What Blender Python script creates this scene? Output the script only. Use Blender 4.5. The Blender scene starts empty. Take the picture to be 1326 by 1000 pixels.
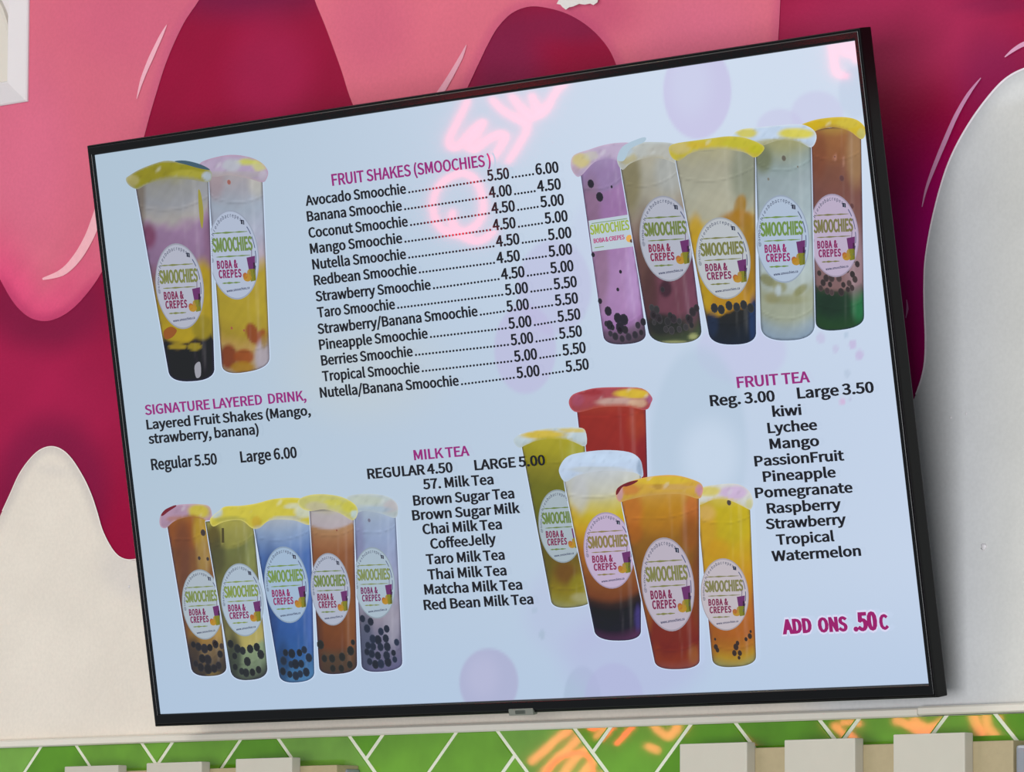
import bpy, bmesh, math, random
import numpy as np
from mathutils import Matrix, Vector
from mathutils.geometry import delaunay_2d_cdt

SC = bpy.context.scene
COL = SC.collection
random.seed(4)

# ---------------------------------------------------------------- camera, world, lights, exposure
FPX = 6914.894                                  # focal length in pixels of a 1326 px wide frame
SIN, DIST = 0.17, 0.105                         # television leans forward by asin(SIN); its middle stands DIST off the wall
COS = math.sqrt(1 - SIN * SIN)
TVZ = 2.2
R_TV = np.array([[0.71477504, 0.68977817, -0.11533744],
                 [-0.06934049, -0.09420823, -0.99313479],
                 [-0.69590843, 0.71786551, -0.01950814]])      # camera axes (right, down, forward) in the television's frame
CAM_TV = np.array([3.85376383, -3.93169304, 0.11960604])
M_TV = np.array([[1, 0, 0], [0, COS, -SIN], [0, SIN, COS]])
T_TV = np.array([0, -DIST, TVZ])
R_W = R_TV @ M_TV.T
CAM_W = M_TV @ CAM_TV + T_TV

cam_data = bpy.data.cameras.new('camera')
cam = bpy.data.objects.new('camera', cam_data)
COL.objects.link(cam)
m = Matrix.Identity(4)
for r in range(3):
    m[r][0], m[r][1], m[r][2], m[r][3] = R_W[0][r], -R_W[1][r], -R_W[2][r], CAM_W[r]
cam.matrix_world = m
cam_data.sensor_fit = 'HORIZONTAL'
cam_data.sensor_width = 36
cam_data.lens = FPX / 1326 * 36
cam_data.clip_end = 60
SC.camera = cam

world = bpy.data.worlds.new('shop_light')
SC.world = world
world.use_nodes = True
bgn = world.node_tree.nodes['Background']
bgn.inputs[0].default_value = (0.86, 0.93, 1.0, 1)
bgn.inputs[1].default_value = 0.38


def area_light(name, loc, target, size, power, col):
    ld = bpy.data.lights.new(name, 'AREA')
    ld.shape = 'RECTANGLE'
    ld.size, ld.size_y = size
    ld.energy = power
    ld.color = col
    o = bpy.data.objects.new(name, ld)
    COL.objects.link(o)
    o.location = loc
    o.rotation_euler = (Vector(target) - Vector(loc)).to_track_quat('-Z', 'Y').to_euler()
    return o


area_light('ceiling_panel_light', (-1.9, -2.6, 3.6), (0, 0, 2.2), (1.9, 1.6), 28, (1.0, 0.93, 0.86))
area_light('window_fill_light', (2.6, -5.2, 1.35), (0.3, 0, 2.1), (3.4, 1.6), 215, (0.95, 0.97, 1.0))  # unseen window-like area light, added as fill and for white bezel highlights

vs = SC.view_settings
vs.view_transform = 'Standard'
vs.look = 'None'
vs.exposure = 0.0
vs.gamma = 1.0
vs.use_curve_mapping = False


# ---------------------------------------------------------------- helpers
def lin(c):
    a = np.asarray(c, float) / 255.0
    return np.where(a <= 0.04045, a / 12.92, ((a + 0.055) / 1.055) ** 2.4)


def tv_pt(P, depth=0.0):
    """photo pixels -> points on a plane of the television, depth metres in front of the glass"""
    P = np.atleast_2d(np.asarray(P, float))
    d = np.column_stack([(P[:, 0] - 663) / FPX, (P[:, 1] - 500) / FPX, np.ones(len(P))]) @ R_TV
    t = (-depth - CAM_TV[1]) / d[:, 1]
    q = CAM_TV + d * t[:, None]
    return q[:, [0, 2]]


def wall_pt(P, Y=0.0):
    """photo pixels -> X, Z on a plane parallel to the wall"""
    P = np.atleast_2d(np.asarray(P, float))
    d = np.column_stack([(P[:, 0] - 663) / FPX, (P[:, 1] - 500) / FPX, np.ones(len(P))]) @ R_W
    t = (Y - CAM_W[1]) / d[:, 1]
    q = CAM_W + d * t[:, None]
    return q[:, [0, 2]]


def to_px(Q, R=R_TV, C=CAM_TV):
    c = (np.asarray(Q, float) - C) @ R.T
    return c[:, :2] / c[:, 2:] * FPX + [663, 500]


def mesh_obj(name, verts, faces, mat, parent=None, col=None, smooth=False):
    me = bpy.data.meshes.new(name)
    me.from_pydata([tuple(map(float, v)) for v in verts], [], [tuple(map(int, f)) for f in faces])
    if col is not None:
        at = me.color_attributes.new('col', 'FLOAT_COLOR', 'POINT')
        c4 = np.ones((len(verts), 4), np.float32)
        c4[:, :3] = np.clip(col, 0, 4)
        at.data.foreach_set('color', c4.ravel())
    if smooth:
        me.polygons.foreach_set('use_smooth', [True] * len(me.polygons))
    me.materials.append(mat)
    me.update()
    o = bpy.data.objects.new(name, me)
    COL.objects.link(o)
    if parent is not None:
        o.parent = parent
    return o


def tag(o, label=None, cat=None, group=None, kind=None):
    if label: o['label'] = label
    if cat: o['category'] = cat
    if group: o['group'] = group
    if kind: o['kind'] = kind
    return o


def empty(name, loc, rot=(0, 0, 0)):
    o = bpy.data.objects.new(name, None)
    COL.objects.link(o)
    o.location = loc
    o.rotation_euler = rot
    o.empty_display_size = 0.05
    return o


def catmull(pts, n=5, closed=True):
    P = np.asarray(pts, float)
    out = []
    N = len(P)
    rng = range(N) if closed else range(N - 1)
    for i in rng:
        if closed:
            p0, p1, p2, p3 = P[i - 1], P[i], P[(i + 1) % N], P[(i + 2) % N]
        else:
            p0, p1, p2, p3 = P[max(i - 1, 0)], P[i], P[i + 1], P[min(i + 2, N - 1)]
        for k in range(n):
            t = k / n
            out.append(0.5 * ((2 * p1) + (p2 - p0) * t + (2 * p0 - 5 * p1 + 4 * p2 - p3) * t * t + (3 * p1 - p0 - 3 * p2 + p3) * t ** 3))
    if not closed:
        out.append(P[-1])
    return np.array(out)


def dist_outline(P, O):
    d = np.full(len(P), 1e9)
    A, B = O, np.roll(O, -1, axis=0)
    for a, b in zip(A, B):
        ab = b - a
        L = ab @ ab
        if L < 1e-12: continue
        t = np.clip(((P - a) @ ab) / L, 0, 1)
        q = P - (a + t[:, None] * ab)
        d = np.minimum(d, np.hypot(q[:, 0], q[:, 1]))
    return d


def inside(P, O):
    x, y = P[:, 0], P[:, 1]
    r = np.zeros(len(P), bool)
    n = len(O)
    for i in range(n):
        x1, y1 = O[i]
        x2, y2 = O[(i + 1) % n]
        if y1 == y2: continue
        c = ((y1 > y) != (y2 > y)) & (x < (x2 - x1) * (y - y1) / (y2 - y1) + x1)
        r ^= c
    return r


def fill(outline, step):
    """triangulated area with inner grid points, in pixel coordinates"""
    O = np.asarray(outline, float)
    lo, hi = O.min(0), O.max(0)
    gx = np.arange(lo[0] + step * .37, hi[0], step)
    gy = np.arange(lo[1] + step * .41, hi[1], step)
    G = np.stack(np.meshgrid(gx, gy), -1).reshape(-1, 2)
    G = G[inside(G, O)]
    if len(G):
        G = G[dist_outline(G, O) > step * .4]
    pts = np.vstack([O, G]) if len(G) else O
    n = len(O)
    v, e, f, *_ = delaunay_2d_cdt([Vector(p) for p in pts], [], [list(range(n))], 1, 1e-4)
    return np.array([[q.x, q.y] for q in v]), [list(t) for t in f], O


def smoothstep(a, b, x):
    t = np.clip((x - a) / (b - a), 0, 1)
    return t * t * (3 - 2 * t)


def wob(P, s=1.0, ph=0.0):
    x, y = P[:, 0] / s, P[:, 1] / s
    return (np.sin(x * 1.3 + y * .7 + ph) + np.sin(x * .53 - y * 1.1 + 2.1 * ph + 1) + np.sin(x * 2.3 + y * 1.9 + ph * 3) * .5) / 2.5


def mix(c, col, a):
    return c * (1 - a[:, None]) + lin(col) * a[:, None]


def ell(P, cx, cy, rx, ry, soft=.3, ang=0, wv=0):
    """1 inside the ellipse, falling to 0 outside"""
    t = math.radians(ang)
    dx, dy = P[:, 0] - cx, P[:, 1] - cy
    u = (dx * math.cos(t) + dy * math.sin(t)) / rx
    v = (-dx * math.sin(t) + dy * math.cos(t)) / ry
    r = np.hypot(u, v)
    if wv: r = r + wv * wob(P, max(rx, ry) * .35)
    return 1 - smoothstep(1 - soft, 1 + soft, r)


# ---------------------------------------------------------------- materials
def new_mat(name):
    mt = bpy.data.materials.new(name)
    mt.use_nodes = True
    nt = mt.node_tree
    return mt, nt, nt.nodes['Principled BSDF']


def plain(name, rgb, rough=.5, metal=0.0, spec=.5, bump=0.0, bscale=60, emis=None, estr=0.0, var=0.0):
    mt, nt, b = new_mat(name)
    c = lin(rgb)
    b.inputs['Base Color'].default_value = (*c, 1)
    b.inputs['Roughness'].default_value = rough
    b.inputs['Metallic'].default_value = metal
    b.inputs['Specular IOR Level'].default_value = spec
    if emis is not None:
        b.inputs['Emission Color'].default_value = (*emis, 1)
        b.inputs['Emission Strength'].default_value = estr
    tc = nt.nodes.new('ShaderNodeTexCoord')
    nz = nt.nodes.new('ShaderNodeTexNoise')
    nz.inputs['Scale'].default_value = bscale
    nz.inputs['Detail'].default_value = 4
    nt.links.new(tc.outputs['Object'], nz.inputs['Vector'])
    if bump:
        bp = nt.nodes.new('ShaderNodeBump')
        bp.inputs['Strength'].default_value = bump
        bp.inputs['Distance'].default_value = .002
        nt.links.new(nz.outputs['Fac'], bp.inputs['Height'])
        nt.links.new(bp.outputs['Normal'], b.inputs['Normal'])
    if var:
        hs = nt.nodes.new('ShaderNodeMix')
        hs.data_type = 'RGBA'
        hs.inputs['A'].default_value = (*(c * (1 - var)), 1)
        hs.inputs['B'].default_value = (*np.clip(c * (1 + var), 0, 1), 1)
        nt.links.new(nz.outputs['Fac'], hs.inputs['Factor'])
        nt.links.new(hs.outputs['Result'], b.inputs['Base Color'])
    return mt


def paint_mat(name):
    mt, nt, b = new_mat(name)
    at = nt.nodes.new('ShaderNodeAttribute')
    at.attribute_name = 'col'
    tc = nt.nodes.new('ShaderNodeTexCoord')
    n1 = nt.nodes.new('ShaderNodeTexNoise')           # roller texture of the wall paint
    n1.inputs['Scale'].default_value = 260
    n1.inputs['Detail'].default_value = 3
    n2 = nt.nodes.new('ShaderNodeTexNoise')           # cloudy brush work
    n2.inputs['Scale'].default_value = 9
    n2.inputs['Detail'].default_value = 5
    nt.links.new(tc.outputs['Object'], n1.inputs['Vector'])
    nt.links.new(tc.outputs['Object'], n2.inputs['Vector'])
    mr = nt.nodes.new('ShaderNodeMapRange')
    mr.inputs['From Min'].default_value = .3
    mr.inputs['From Max'].default_value = .7
    mr.inputs['To Min'].default_value = .965
    mr.inputs['To Max'].default_value = 1.03
    nt.links.new(n2.outputs['Fac'], mr.inputs['Value'])
    mr2 = nt.nodes.new('ShaderNodeMapRange')
    mr2.inputs['From Min'].default_value = .3
    mr2.inputs['From Max'].default_value = .7
    mr2.inputs['To Min'].default_value = .97
    mr2.inputs['To Max'].default_value = 1.03
    nt.links.new(n1.outputs['Fac'], mr2.inputs['Value'])
    mu = nt.nodes.new('ShaderNodeMath'); mu.operation = 'MULTIPLY'
    nt.links.new(mr.outputs[0], mu.inputs[0]); nt.links.new(mr2.outputs[0], mu.inputs[1])
    vm = nt.nodes.new('ShaderNodeVectorMath'); vm.operation = 'SCALE'
    nt.links.new(at.outputs['Color'], vm.inputs[0]); nt.links.new(mu.outputs[0], vm.inputs['Scale'])
    nt.links.new(vm.outputs[0], b.inputs['Base Color'])
    b.inputs['Roughness'].default_value = .55
    b.inputs['Specular IOR Level'].default_value = .12
    bp = nt.nodes.new('ShaderNodeBump')
    bp.inputs['Strength'].default_value = .25
    bp.inputs['Distance'].default_value = .0008
    nt.links.new(n1.outputs['Fac'], bp.inputs['Height'])
    nt.links.new(bp.outputs['Normal'], b.inputs['Normal'])
    return mt


def screen_mat(name):
    mt, nt, b = new_mat(name)
    at = nt.nodes.new('ShaderNodeAttribute')
    at.attribute_name = 'col'
    b.inputs['Base Color'].default_value = (0.004, 0.004, 0.005, 1)
    b.inputs['Roughness'].default_value = .034
    nt.links.new(at.outputs['Color'], b.inputs['Emission Color'])
    b.inputs['Emission Strength'].default_value = 1.0
    return mt


PAINT = paint_mat('mural_paint')
SCREEN = screen_mat('lit_screen')
BEZEL = plain('glossy_black_bezel', (5, 5, 6), rough=.1, spec=.3)
CASE = plain('black_plastic_case', (20, 20, 22), rough=.45, bump=.1, bscale=400)
EDGE = plain('dark_green_grey_edge', (9, 11, 12), rough=.35, spec=.2)
BADGE = plain('grey_badge', (120, 122, 112), rough=.4)
BADGE_D = plain('dark_badge_window', (70, 74, 66), rough=.3)
GROUT = plain('pale_grout', (226, 226, 205), rough=.8, bump=.3, bscale=300, var=.06)
TRIMM = plain('white_trim', (226, 219, 205), rough=.45, bump=.08, bscale=120, var=.03)
WHITE_FIX = plain('white_fixture', (222, 216, 216), rough=.4, bump=.05, bscale=80)
WHITE_FIX2 = plain('ivory_fixture', (216, 208, 196), rough=.5, bump=.05, bscale=80)
PAPER = plain('torn_paper', (226, 220, 214), rough=.8, bump=.3, bscale=200, var=.06)
TAN = plain('tan_board', (172, 156, 120), rough=.6, bump=.2, bscale=150, var=.08)
FROST = plain('frosted_white', (196, 190, 174), rough=.42, bump=.03, bscale=60, var=.03)
GREYM = plain('grey_metal', (150, 154, 160), rough=.35, metal=.3, var=.05, bscale=30)
STEEL = plain('bracket_steel', (60, 60, 62), rough=.4, metal=.9)


def tile_mat(name, rgb):
    mt, nt, b = new_mat(name)
    tc = nt.nodes.new('ShaderNodeTexCoord')
    nz = nt.nodes.new('ShaderNodeTexNoise')
    nz.inputs['Scale'].default_value = 14
    nz.inputs['Detail'].default_value = 3
    nt.links.new(tc.outputs['Object'], nz.inputs['Vector'])
    cr = nt.nodes.new('ShaderNodeValToRGB')
    c = lin(rgb)
    cr.color_ramp.elements[0].position = .3
    cr.color_ramp.elements[0].color = (*(c * .8), 1)
    cr.color_ramp.elements[1].position = .75
    cr.color_ramp.elements[1].color = (*(c * 1.25), 1)
    nt.links.new(nz.outputs['Fac'], cr.inputs['Fac'])
    nt.links.new(cr.outputs['Color'], b.inputs['Base Color'])
    b.inputs['Roughness'].default_value = .02
    b.inputs['Specular IOR Level'].default_value = .6
    n3 = nt.nodes.new('ShaderNodeTexNoise')
    n3.inputs['Scale'].default_value = 30
    n3.inputs['Detail'].default_value = 2
    nt.links.new(tc.outputs['Object'], n3.inputs['Vector'])
    bp = nt.nodes.new('ShaderNodeBump')
    bp.inputs['Strength'].default_value = .012
    bp.inputs['Distance'].default_value = .0005
    nt.links.new(n3.outputs['Fac'], bp.inputs['Height'])
    nt.links.new(bp.outputs['Normal'], b.inputs['Normal'])
    return mt


TILES = [tile_mat('green_glazed_tile_%s' % n, c) for n, c in (('mid', (104, 156, 44)), ('deep', (88, 144, 24)), ('light', (114, 162, 62)))]

# ---------------------------------------------------------------- lettering: outlines of each character, cap height 257
GLYPH_DATA = """A213:1 0 34 0 59 78 153 78 177 0 211 0 124 257 88 257;67 104 79 144 105 230 106 230 132 144 145 104|B230:35 0 117 0 168 8 202 33 214 75 208 105 189 126 162 137 162 138 183 150 195 170 200 194 188 230 157 250 111 257 35 257;68 148 68 231 107 231 141 227 161 214 168 190 161 167 141 153 106 148;68 26 68 123 112 123 151 118 174 102 182 76 174 48 150 31 112 26|C223:132 -5 163 0 189 12 211 32 193 53 176 37 156 27 133 24 91 37 63 73 54 129 64 185 92 220 134 233 155 230 172 221 187 209 204 230 187 245 163 257 134 261 76 245 35 200 20 128 35 57 75 11|D241:35 0 101 0 166 15 206 60 220 129 206 199 166 242 99 257 35 257;68 27 68 230 97 230 147 219 177 184 187 129 177 74 147 39 97 27|E206:35 0 187 0 187 28 68 28 68 121 165 121 165 149 68 149 68 229 183 229 183 257 35 257|F193:35 0 68 0 68 115 166 115 166 143 68 143 68 229 183 229 183 257 35 257|G241:136 -5 168 -1 195 10 215 25 215 133 131 133 131 106 186 106 186 39 173 31 157 26 139 24 93 37 64 73 54 129 64 185 94 220 139 233 162 230 180 221 194 209 212 230 194 245 170 256 138 261 77 245 36 200 20 128 35 57 76 11|H255:35 0 68 0 68 121 187 121 187 0 220 0 220 257 187 257 187 149 68 149 68 257 35 257|I102:35 0 68 0 68 257 35 257|J187:83 -5 124 6 147 35 154 75 154 257 121 257 121 78 117 47 103 29 80 24 63 27 48 36 35 53 12 36 30 14 54 0|K226:35 0 68 0 68 81 112 134 189 0 225 0 132 159 213 257 176 257 68 128 68 128 68 257 35 257|L190:35 0 180 0 180 28 68 28 68 257 35 257|M284:35 0 64 0 64 142 60 218 62 218 82 159 131 26 153 26 201 159 222 218 223 218 219 142 219 0 249 0 249 257 210 257 161 119 143 66 142 66 123 119 74 257 35 257|N253:35 0 66 0 66 135 62 215 63 215 91 162 185 0 218 0 218 257 187 257 187 123 192 42 190 42 162 95 68 257 35 257|O260:130 -5 187 12 225 58 239 129 225 200 187 245 130 261 73 245 34 200 20 129 34 58 73 12;130 24 90 37 63 73 54 129 63 185 90 220 130 233 170 220 197 185 206 129 197 73 170 37|P222:35 0 68 0 68 102 110 102 160 111 192 137 204 181 192 226 159 250 109 257 35 257;68 129 68 230 104 230 142 226 165 211 172 181 165 151 143 134 106 129|R222:68 135 68 230 111 230 145 226 166 212 173 185 166 157 145 140 111 135;176 0 213 0 147 112 178 126 198 150 205 185 194 227 162 250 116 257 35 257 35 0 68 0 68 109 114 109|S209:106 -5 153 5 183 31 194 68 187 100 168 122 141 137 104 153 84 162 68 175 62 196 68 215 84 228 110 233 132 230 151 222 168 209 185 230 164 246 139 257 110 261 68 252 39 228 29 193 37 162 57 141 81 127 118 111 140 101 155 87 161 65 154 44 136 29 107 24 81 28 57 39 36 56 17 33 42 13 72 0|T210:89 0 121 0 121 229 199 229 199 257 11 257 11 229 89 229|U252:126 -5 173 6 206 41 218 106 218 257 187 257 187 105 179 57 157 31 126 24 96 31 75 57 67 105 67 257 34 257 34 106 47 41 79 6|V201:82 0 120 0 201 257 168 257 127 118 102 33 101 33 76 118 34 257 0 257|W307:63 0 102 0 140 155 153 213 154 213 167 155 206 0 245 0 298 257 267 257 239 117 225 34 223 34 205 117 169 257 140 257 104 117 86 34 85 34 69 117 42 257 9 257|X201:6 0 40 0 77 69 98 111 99 111 121 69 159 0 195 0 120 131 190 257 156 257 121 191 103 153 102 153 82 191 47 257 11 257 81 133|Y186:77 0 109 0 109 99 186 257 153 257 120 184 94 128 92 128 67 184 34 257 0 257 77 99|a197:76 -5 99 -1 120 9 139 23 140 23 143 0 169 0 169 117 162 158 141 185 103 195 74 191 49 182 29 170 41 148 58 158 77 165 98 168 122 161 134 144 137 120 71 107 33 84 21 49 28 20 47 2;85 21 68 24 56 34 51 51 59 73 87 89 137 99 137 46 120 32 103 24|b216:116 -5 157 8 187 42 199 98 190 149 164 183 123 195 102 191 82 182 63 168 64 202 64 279 32 279 32 0 58 0 61 20 62 20 79 7 98 -2;111 22 97 24 81 30 64 42 64 142 82 156 99 165 115 168 144 159 160 135 165 98 158 57 139 31|c178:107 -5 129 -2 150 7 169 19 155 41 142 31 127 25 110 22 79 31 59 57 51 95 59 133 80 159 111 168 125 166 137 160 149 152 165 173 150 184 132 192 110 195 64 183 31 149 18 95 30 41 62 7|d217:97 -5 119 -1 138 9 155 22 156 22 159 0 185 0 185 279 153 279 153 206 154 173 138 185 121 192 101 195 60 183 30 148 19 95 28 41 55 7;104 22 76 31 58 56 51 95 59 133 79 159 106 168 122 166 137 160 153 148 153 48 137 34 121 25|e194:109 -5 133 -2 154 5 172 15 160 36 146 28 130 23 113 21 81 29 59 52 50 88 178 88 179 106 170 153 145 184 103 195 62 183 31 148 18 95 31 41 63 7;49 110 59 142 79 163 104 169 129 163 146 143 151 110|f114:12 164 37 164 37 0 69 0 69 164 110 164 110 190 69 190 69 220 72 241 81 253 96 258 118 252 125 277 115 280 104 282 93 283 62 276 43 254 37 221 37 190 12 188|g197:96 -88 147 -78 181 -54 193 -22 185 4 163 19 126 23 89 23 69 26 59 33 56 44 57 53 62 61 68 67 77 63 86 61 96 60 131 68 156 91 166 126 164 142 158 155 150 166 189 166 189 190 123 190 96 195 61 187 35 163 25 127 29 106 38 89 50 76 50 75 40 66 32 54 29 39 31 26 37 15 46 8 46 6 31 -6 21 -21 18 -37 28 -64 55 -82;96 82 76 87 61 103 56 127 61 151 76 166 96 172 117 166 131 151 137 127 131 103 116 87;101 -65 71 -61 52 -50 46 -32 48 -21 54 -10 65 0 90 -3 123 -3 144 -5 157 -13 161 -27 154 -46 133 -60|h212:32 0 64 0 64 138 82 154 98 164 116 167 137 162 149 145 152 116 152 0 184 0 184 120 178 161 159 186 126 195 102 191 81 179 63 163 64 202 64 279 32 279|i96:32 0 64 0 64 190 32 190;48 229 59 232 67 239 70 251 67 262 59 269 48 271 37 269 30 262 27 251 30 239 37 232|j96:12 -85 43 -77 59 -55 64 -22 64 190 33 190 33 -22 31 -42 24 -55 9 -59 -9 -56 -15 -80;48 229 59 232 67 239 70 251 67 262 59 269 48 271 37 269 30 262 27 251 30 239 37 232|k193:32 0 64 0 64 50 99 92 155 0 190 0 118 113 181 190 146 190 65 90 64 90 64 279 32 279|l99:66 -5 84 -2 80 23 73 22 69 23 66 28 64 36 64 279 32 279 32 38 36 15 47 0|m324:32 0 64 0 64 138 81 154 97 164 112 167 132 162 144 145 147 116 147 0 179 0 179 138 196 154 212 164 227 167 247 162 259 145 263 116 263 0 294 0 294 120 288 161 269 186 237 195 215 190 194 178 174 159 164 178 146 191 121 195 100 191 80 179 62 162 62 162 58 190 32 190|n213:32 0 64 0 64 138 82 154 98 164 116 167 137 162 149 145 152 116 152 0 184 0 184 120 178 161 159 186 126 195 102 191 81 179 62 162 62 162 58 190 32 190|o212:106 -5 150 7 182 41 194 95 182 149 150 183 106 195 63 183 31 149 18 95 31 41 63 7;106 22 77 31 58 57 51 95 58 133 77 159 106 168 135 159 154 133 161 95 154 57 135 31|p217:32 -80 64 -80 64 -16 63 18 81 5 98 -2 116 -5 157 8 187 42 199 98 190 149 164 183 123 195 101 191 81 181 62 168 62 168 58 190 32 190;111 22 97 24 81 30 64 42 64 142 82 156 99 165 115 168 144 159 160 135 165 98 158 57 139 31|r136:32 0 64 0 64 122 79 148 95 162 112 166 131 163 137 191 116 195 96 190 78 176 62 155 62 155 58 190 32 190|s164:82 -5 120 3 143 24 151 52 142 81 120 98 93 110 73 118 58 128 52 143 56 156 68 166 88 170 103 168 117 162 131 153 146 173 130 184 110 192 87 195 52 188 29 168 22 141 30 115 51 97 77 86 98 78 114 66 120 50 116 35 104 24 83 20 62 23 44 31 27 43 11 22 31 8 56 -1|t132:92 -5 104 -4 116 -1 127 2 121 27 99 21 82 26 72 38 70 58 70 164 121 164 121 190 70 190 70 244 43 244 40 190 9 188 9 164 38 164 38 59 43 25 60 3|u212:88 -5 112 0 132 12 151 30 152 30 154 0 181 0 181 190 149 190 149 55 132 37 115 26 97 23 77 28 65 45 62 74 62 190 29 190 29 70 36 29 55 4|v182:73 0 111 0 178 190 146 190 110 82 93 26 91 26 74 82 38 190 5 190|w281:62 0 99 0 126 102 139 157 141 157 154 103 181 0 220 0 272 190 241 190 213 80 202 27 200 27 187 80 157 190 126 190 96 80 83 27 82 27 70 80 42 190 9 190|x174:5 0 39 0 64 44 84 78 85 78 106 44 134 0 169 0 106 96 164 190 131 190 107 148 91 117 89 117 70 148 45 190 10 190 68 99|y182:35 -82 68 -73 91 -50 106 -16 178 190 147 190 112 85 97 31 95 31 76 85 38 190 5 190 81 0 77 -15 67 -36 53 -50 34 -56 19 -53 13 -78|z166:12 0 156 0 156 26 53 26 153 173 153 190 23 190 23 164 112 164 12 17|0194:97 -5 140 10 167 55 177 129 167 203 140 247 97 261 55 247 27 203 18 129 27 55 55 10;97 21 72 33 55 68 48 129 55 190 72 225 97 236 123 225 140 190 146 129 140 68 123 33|1194:31 0 172 0 172 27 120 27 120 257 96 257 81 249 63 243 42 238 42 218 88 218 88 27 31 27|2194:15 0 177 0 177 28 106 28 64 25 117 81 152 134 165 186 155 226 129 252 90 261 60 257 36 244 14 224 33 206 48 221 66 231 86 235 112 229 128 211 133 185 120 138 82 83 15 19|3194:92 -5 134 4 163 29 175 69 167 100 148 121 120 134 120 136 144 149 160 169 166 197 156 232 130 254 91 261 64 257 40 246 20 231 37 210 53 223 70 232 90 235 113 230 128 216 133 195 127 170 104 152 62 146 62 121 109 115 135 97 142 70 135 44 117 28 90 22 64 26 43 37 27 51 10 31 30 13 57 0|4194:119 0 149 0 149 71 183 71 183 96 149 96 149 257 114 257 7 92 7 71 119 71;119 96 40 96 99 184 119 222 121 222 119 175|5194:92 -5 133 6 164 36 176 83 165 130 137 157 98 165 84 164 72 161 60 155 67 229 163 229 163 257 39 257 30 137 47 126 61 134 75 139 90 141 118 134 137 114 143 83 136 50 116 29 89 22 62 26 42 37 26 50 9 29 30 13 56 0|6194:105 -5 142 6 169 35 179 79 170 124 146 150 108 159 87 156 67 145 50 129 60 191 83 225 116 235 131 233 145 226 157 215 175 235 159 249 139 258 114 261 68 248 33 203 20 123 31 52 61 10;50 103 68 122 86 132 103 136 128 129 144 109 149 79 143 48 128 28 105 21 78 30 59 58|7194:69 0 103 0 111 89 133 164 178 237 178 257 17 257 17 229 142 229 102 160 79 87|8194:98 -5 140 4 168 28 178 62 172 92 156 114 135 129 135 131 151 146 164 168 169 193 161 228 136 252 99 261 63 252 38 230 28 195 33 171 46 151 63 136 63 135 40 118 23 95 16 64 27 28 56 4;116 139 87 152 66 170 57 195 63 217 77 232 98 237 122 231 137 214 142 191 139 173 130 155;98 19 71 25 52 42 44 67 49 90 61 109 80 125 114 110 138 91 148 63 142 40 124 25|9194:82 -5 128 10 162 56 175 139 164 207 133 248 89 261 52 251 26 222 15 178 24 133 49 106 86 97 107 101 128 112 145 129 135 66 112 32 81 22 65 24 50 31 38 42 20 22 37 8 57 -1;145 155 127 136 109 125 91 121 66 128 51 148 46 178 51 209 67 229 89 236 117 227 136 200|.97:49 -5 60 -1 69 7 72 20 69 32 60 41 49 44 37 41 29 32 26 20 29 7 37 -1|,97:26 -67 54 -49 71 -24 77 7 74 27 65 40 50 44 38 41 30 34 26 22 30 10 38 2 50 -1 54 0 49 -20 37 -36 19 -48|(118:84 -69 103 -60 78 -7 64 50 59 109 64 168 78 225 103 277 84 286 56 232 38 174 32 109 38 44 56 -15|)118:35 -69 62 -15 80 44 86 109 80 174 62 232 35 286 15 277 40 225 55 168 60 109 55 50 40 -7 15 -60|/137:4 -63 27 -63 132 278 109 278|&238:91 -5 119 -1 143 9 165 25 185 12 205 2 224 -5 232 22 217 27 201 36 184 47 203 75 218 105 229 138 199 138 190 110 178 85 163 63 139 84 117 109 98 135 126 156 147 181 156 211 150 237 133 255 105 261 74 253 54 232 47 201 49 182 54 162 63 141 38 121 20 97 13 67 23 30 50 5;144 42 128 31 112 24 95 21 69 27 51 43 44 68 48 87 60 103 76 118 96 91 119 65;86 156 80 172 75 187 74 201 78 220 89 234 106 239 120 235 127 224 130 210 124 189 108 172|@331:157 -61 184 -58 208 -52 232 -41 223 -22 204 -31 183 -37 160 -39 100 -25 59 16 43 81 63 160 114 213 180 231 240 217 277 178 289 122 281 78 261 51 236 41 219 46 212 61 215 87 230 165 209 165 204 149 204 149 195 160 185 166 173 168 133 154 106 120 97 78 103 47 120 29 144 22 162 26 178 35 192 49 193 49 200 32 214 23 233 19 269 31 299 66 311 123 295 191 251 236 183 253 102 231 43 171 20 79 38 3 88 -45;151 44 136 48 127 59 123 79 129 110 146 135 173 146 182 144 190 139 198 130 187 68 174 54 162 47"""
GLYPH = {}
for item in GLYPH_DATA.split('|'):
    ch, rest = item[0], item[1:]
    adv, body = rest.split(':')
    GLYPH[ch] = (int(adv), [np.array(list(map(int, s.split()))).reshape(-1, 2).astype(float) for s in body.split(';') if s])
GLYPH[' '] = (72, [])
_gc = {}


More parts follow.
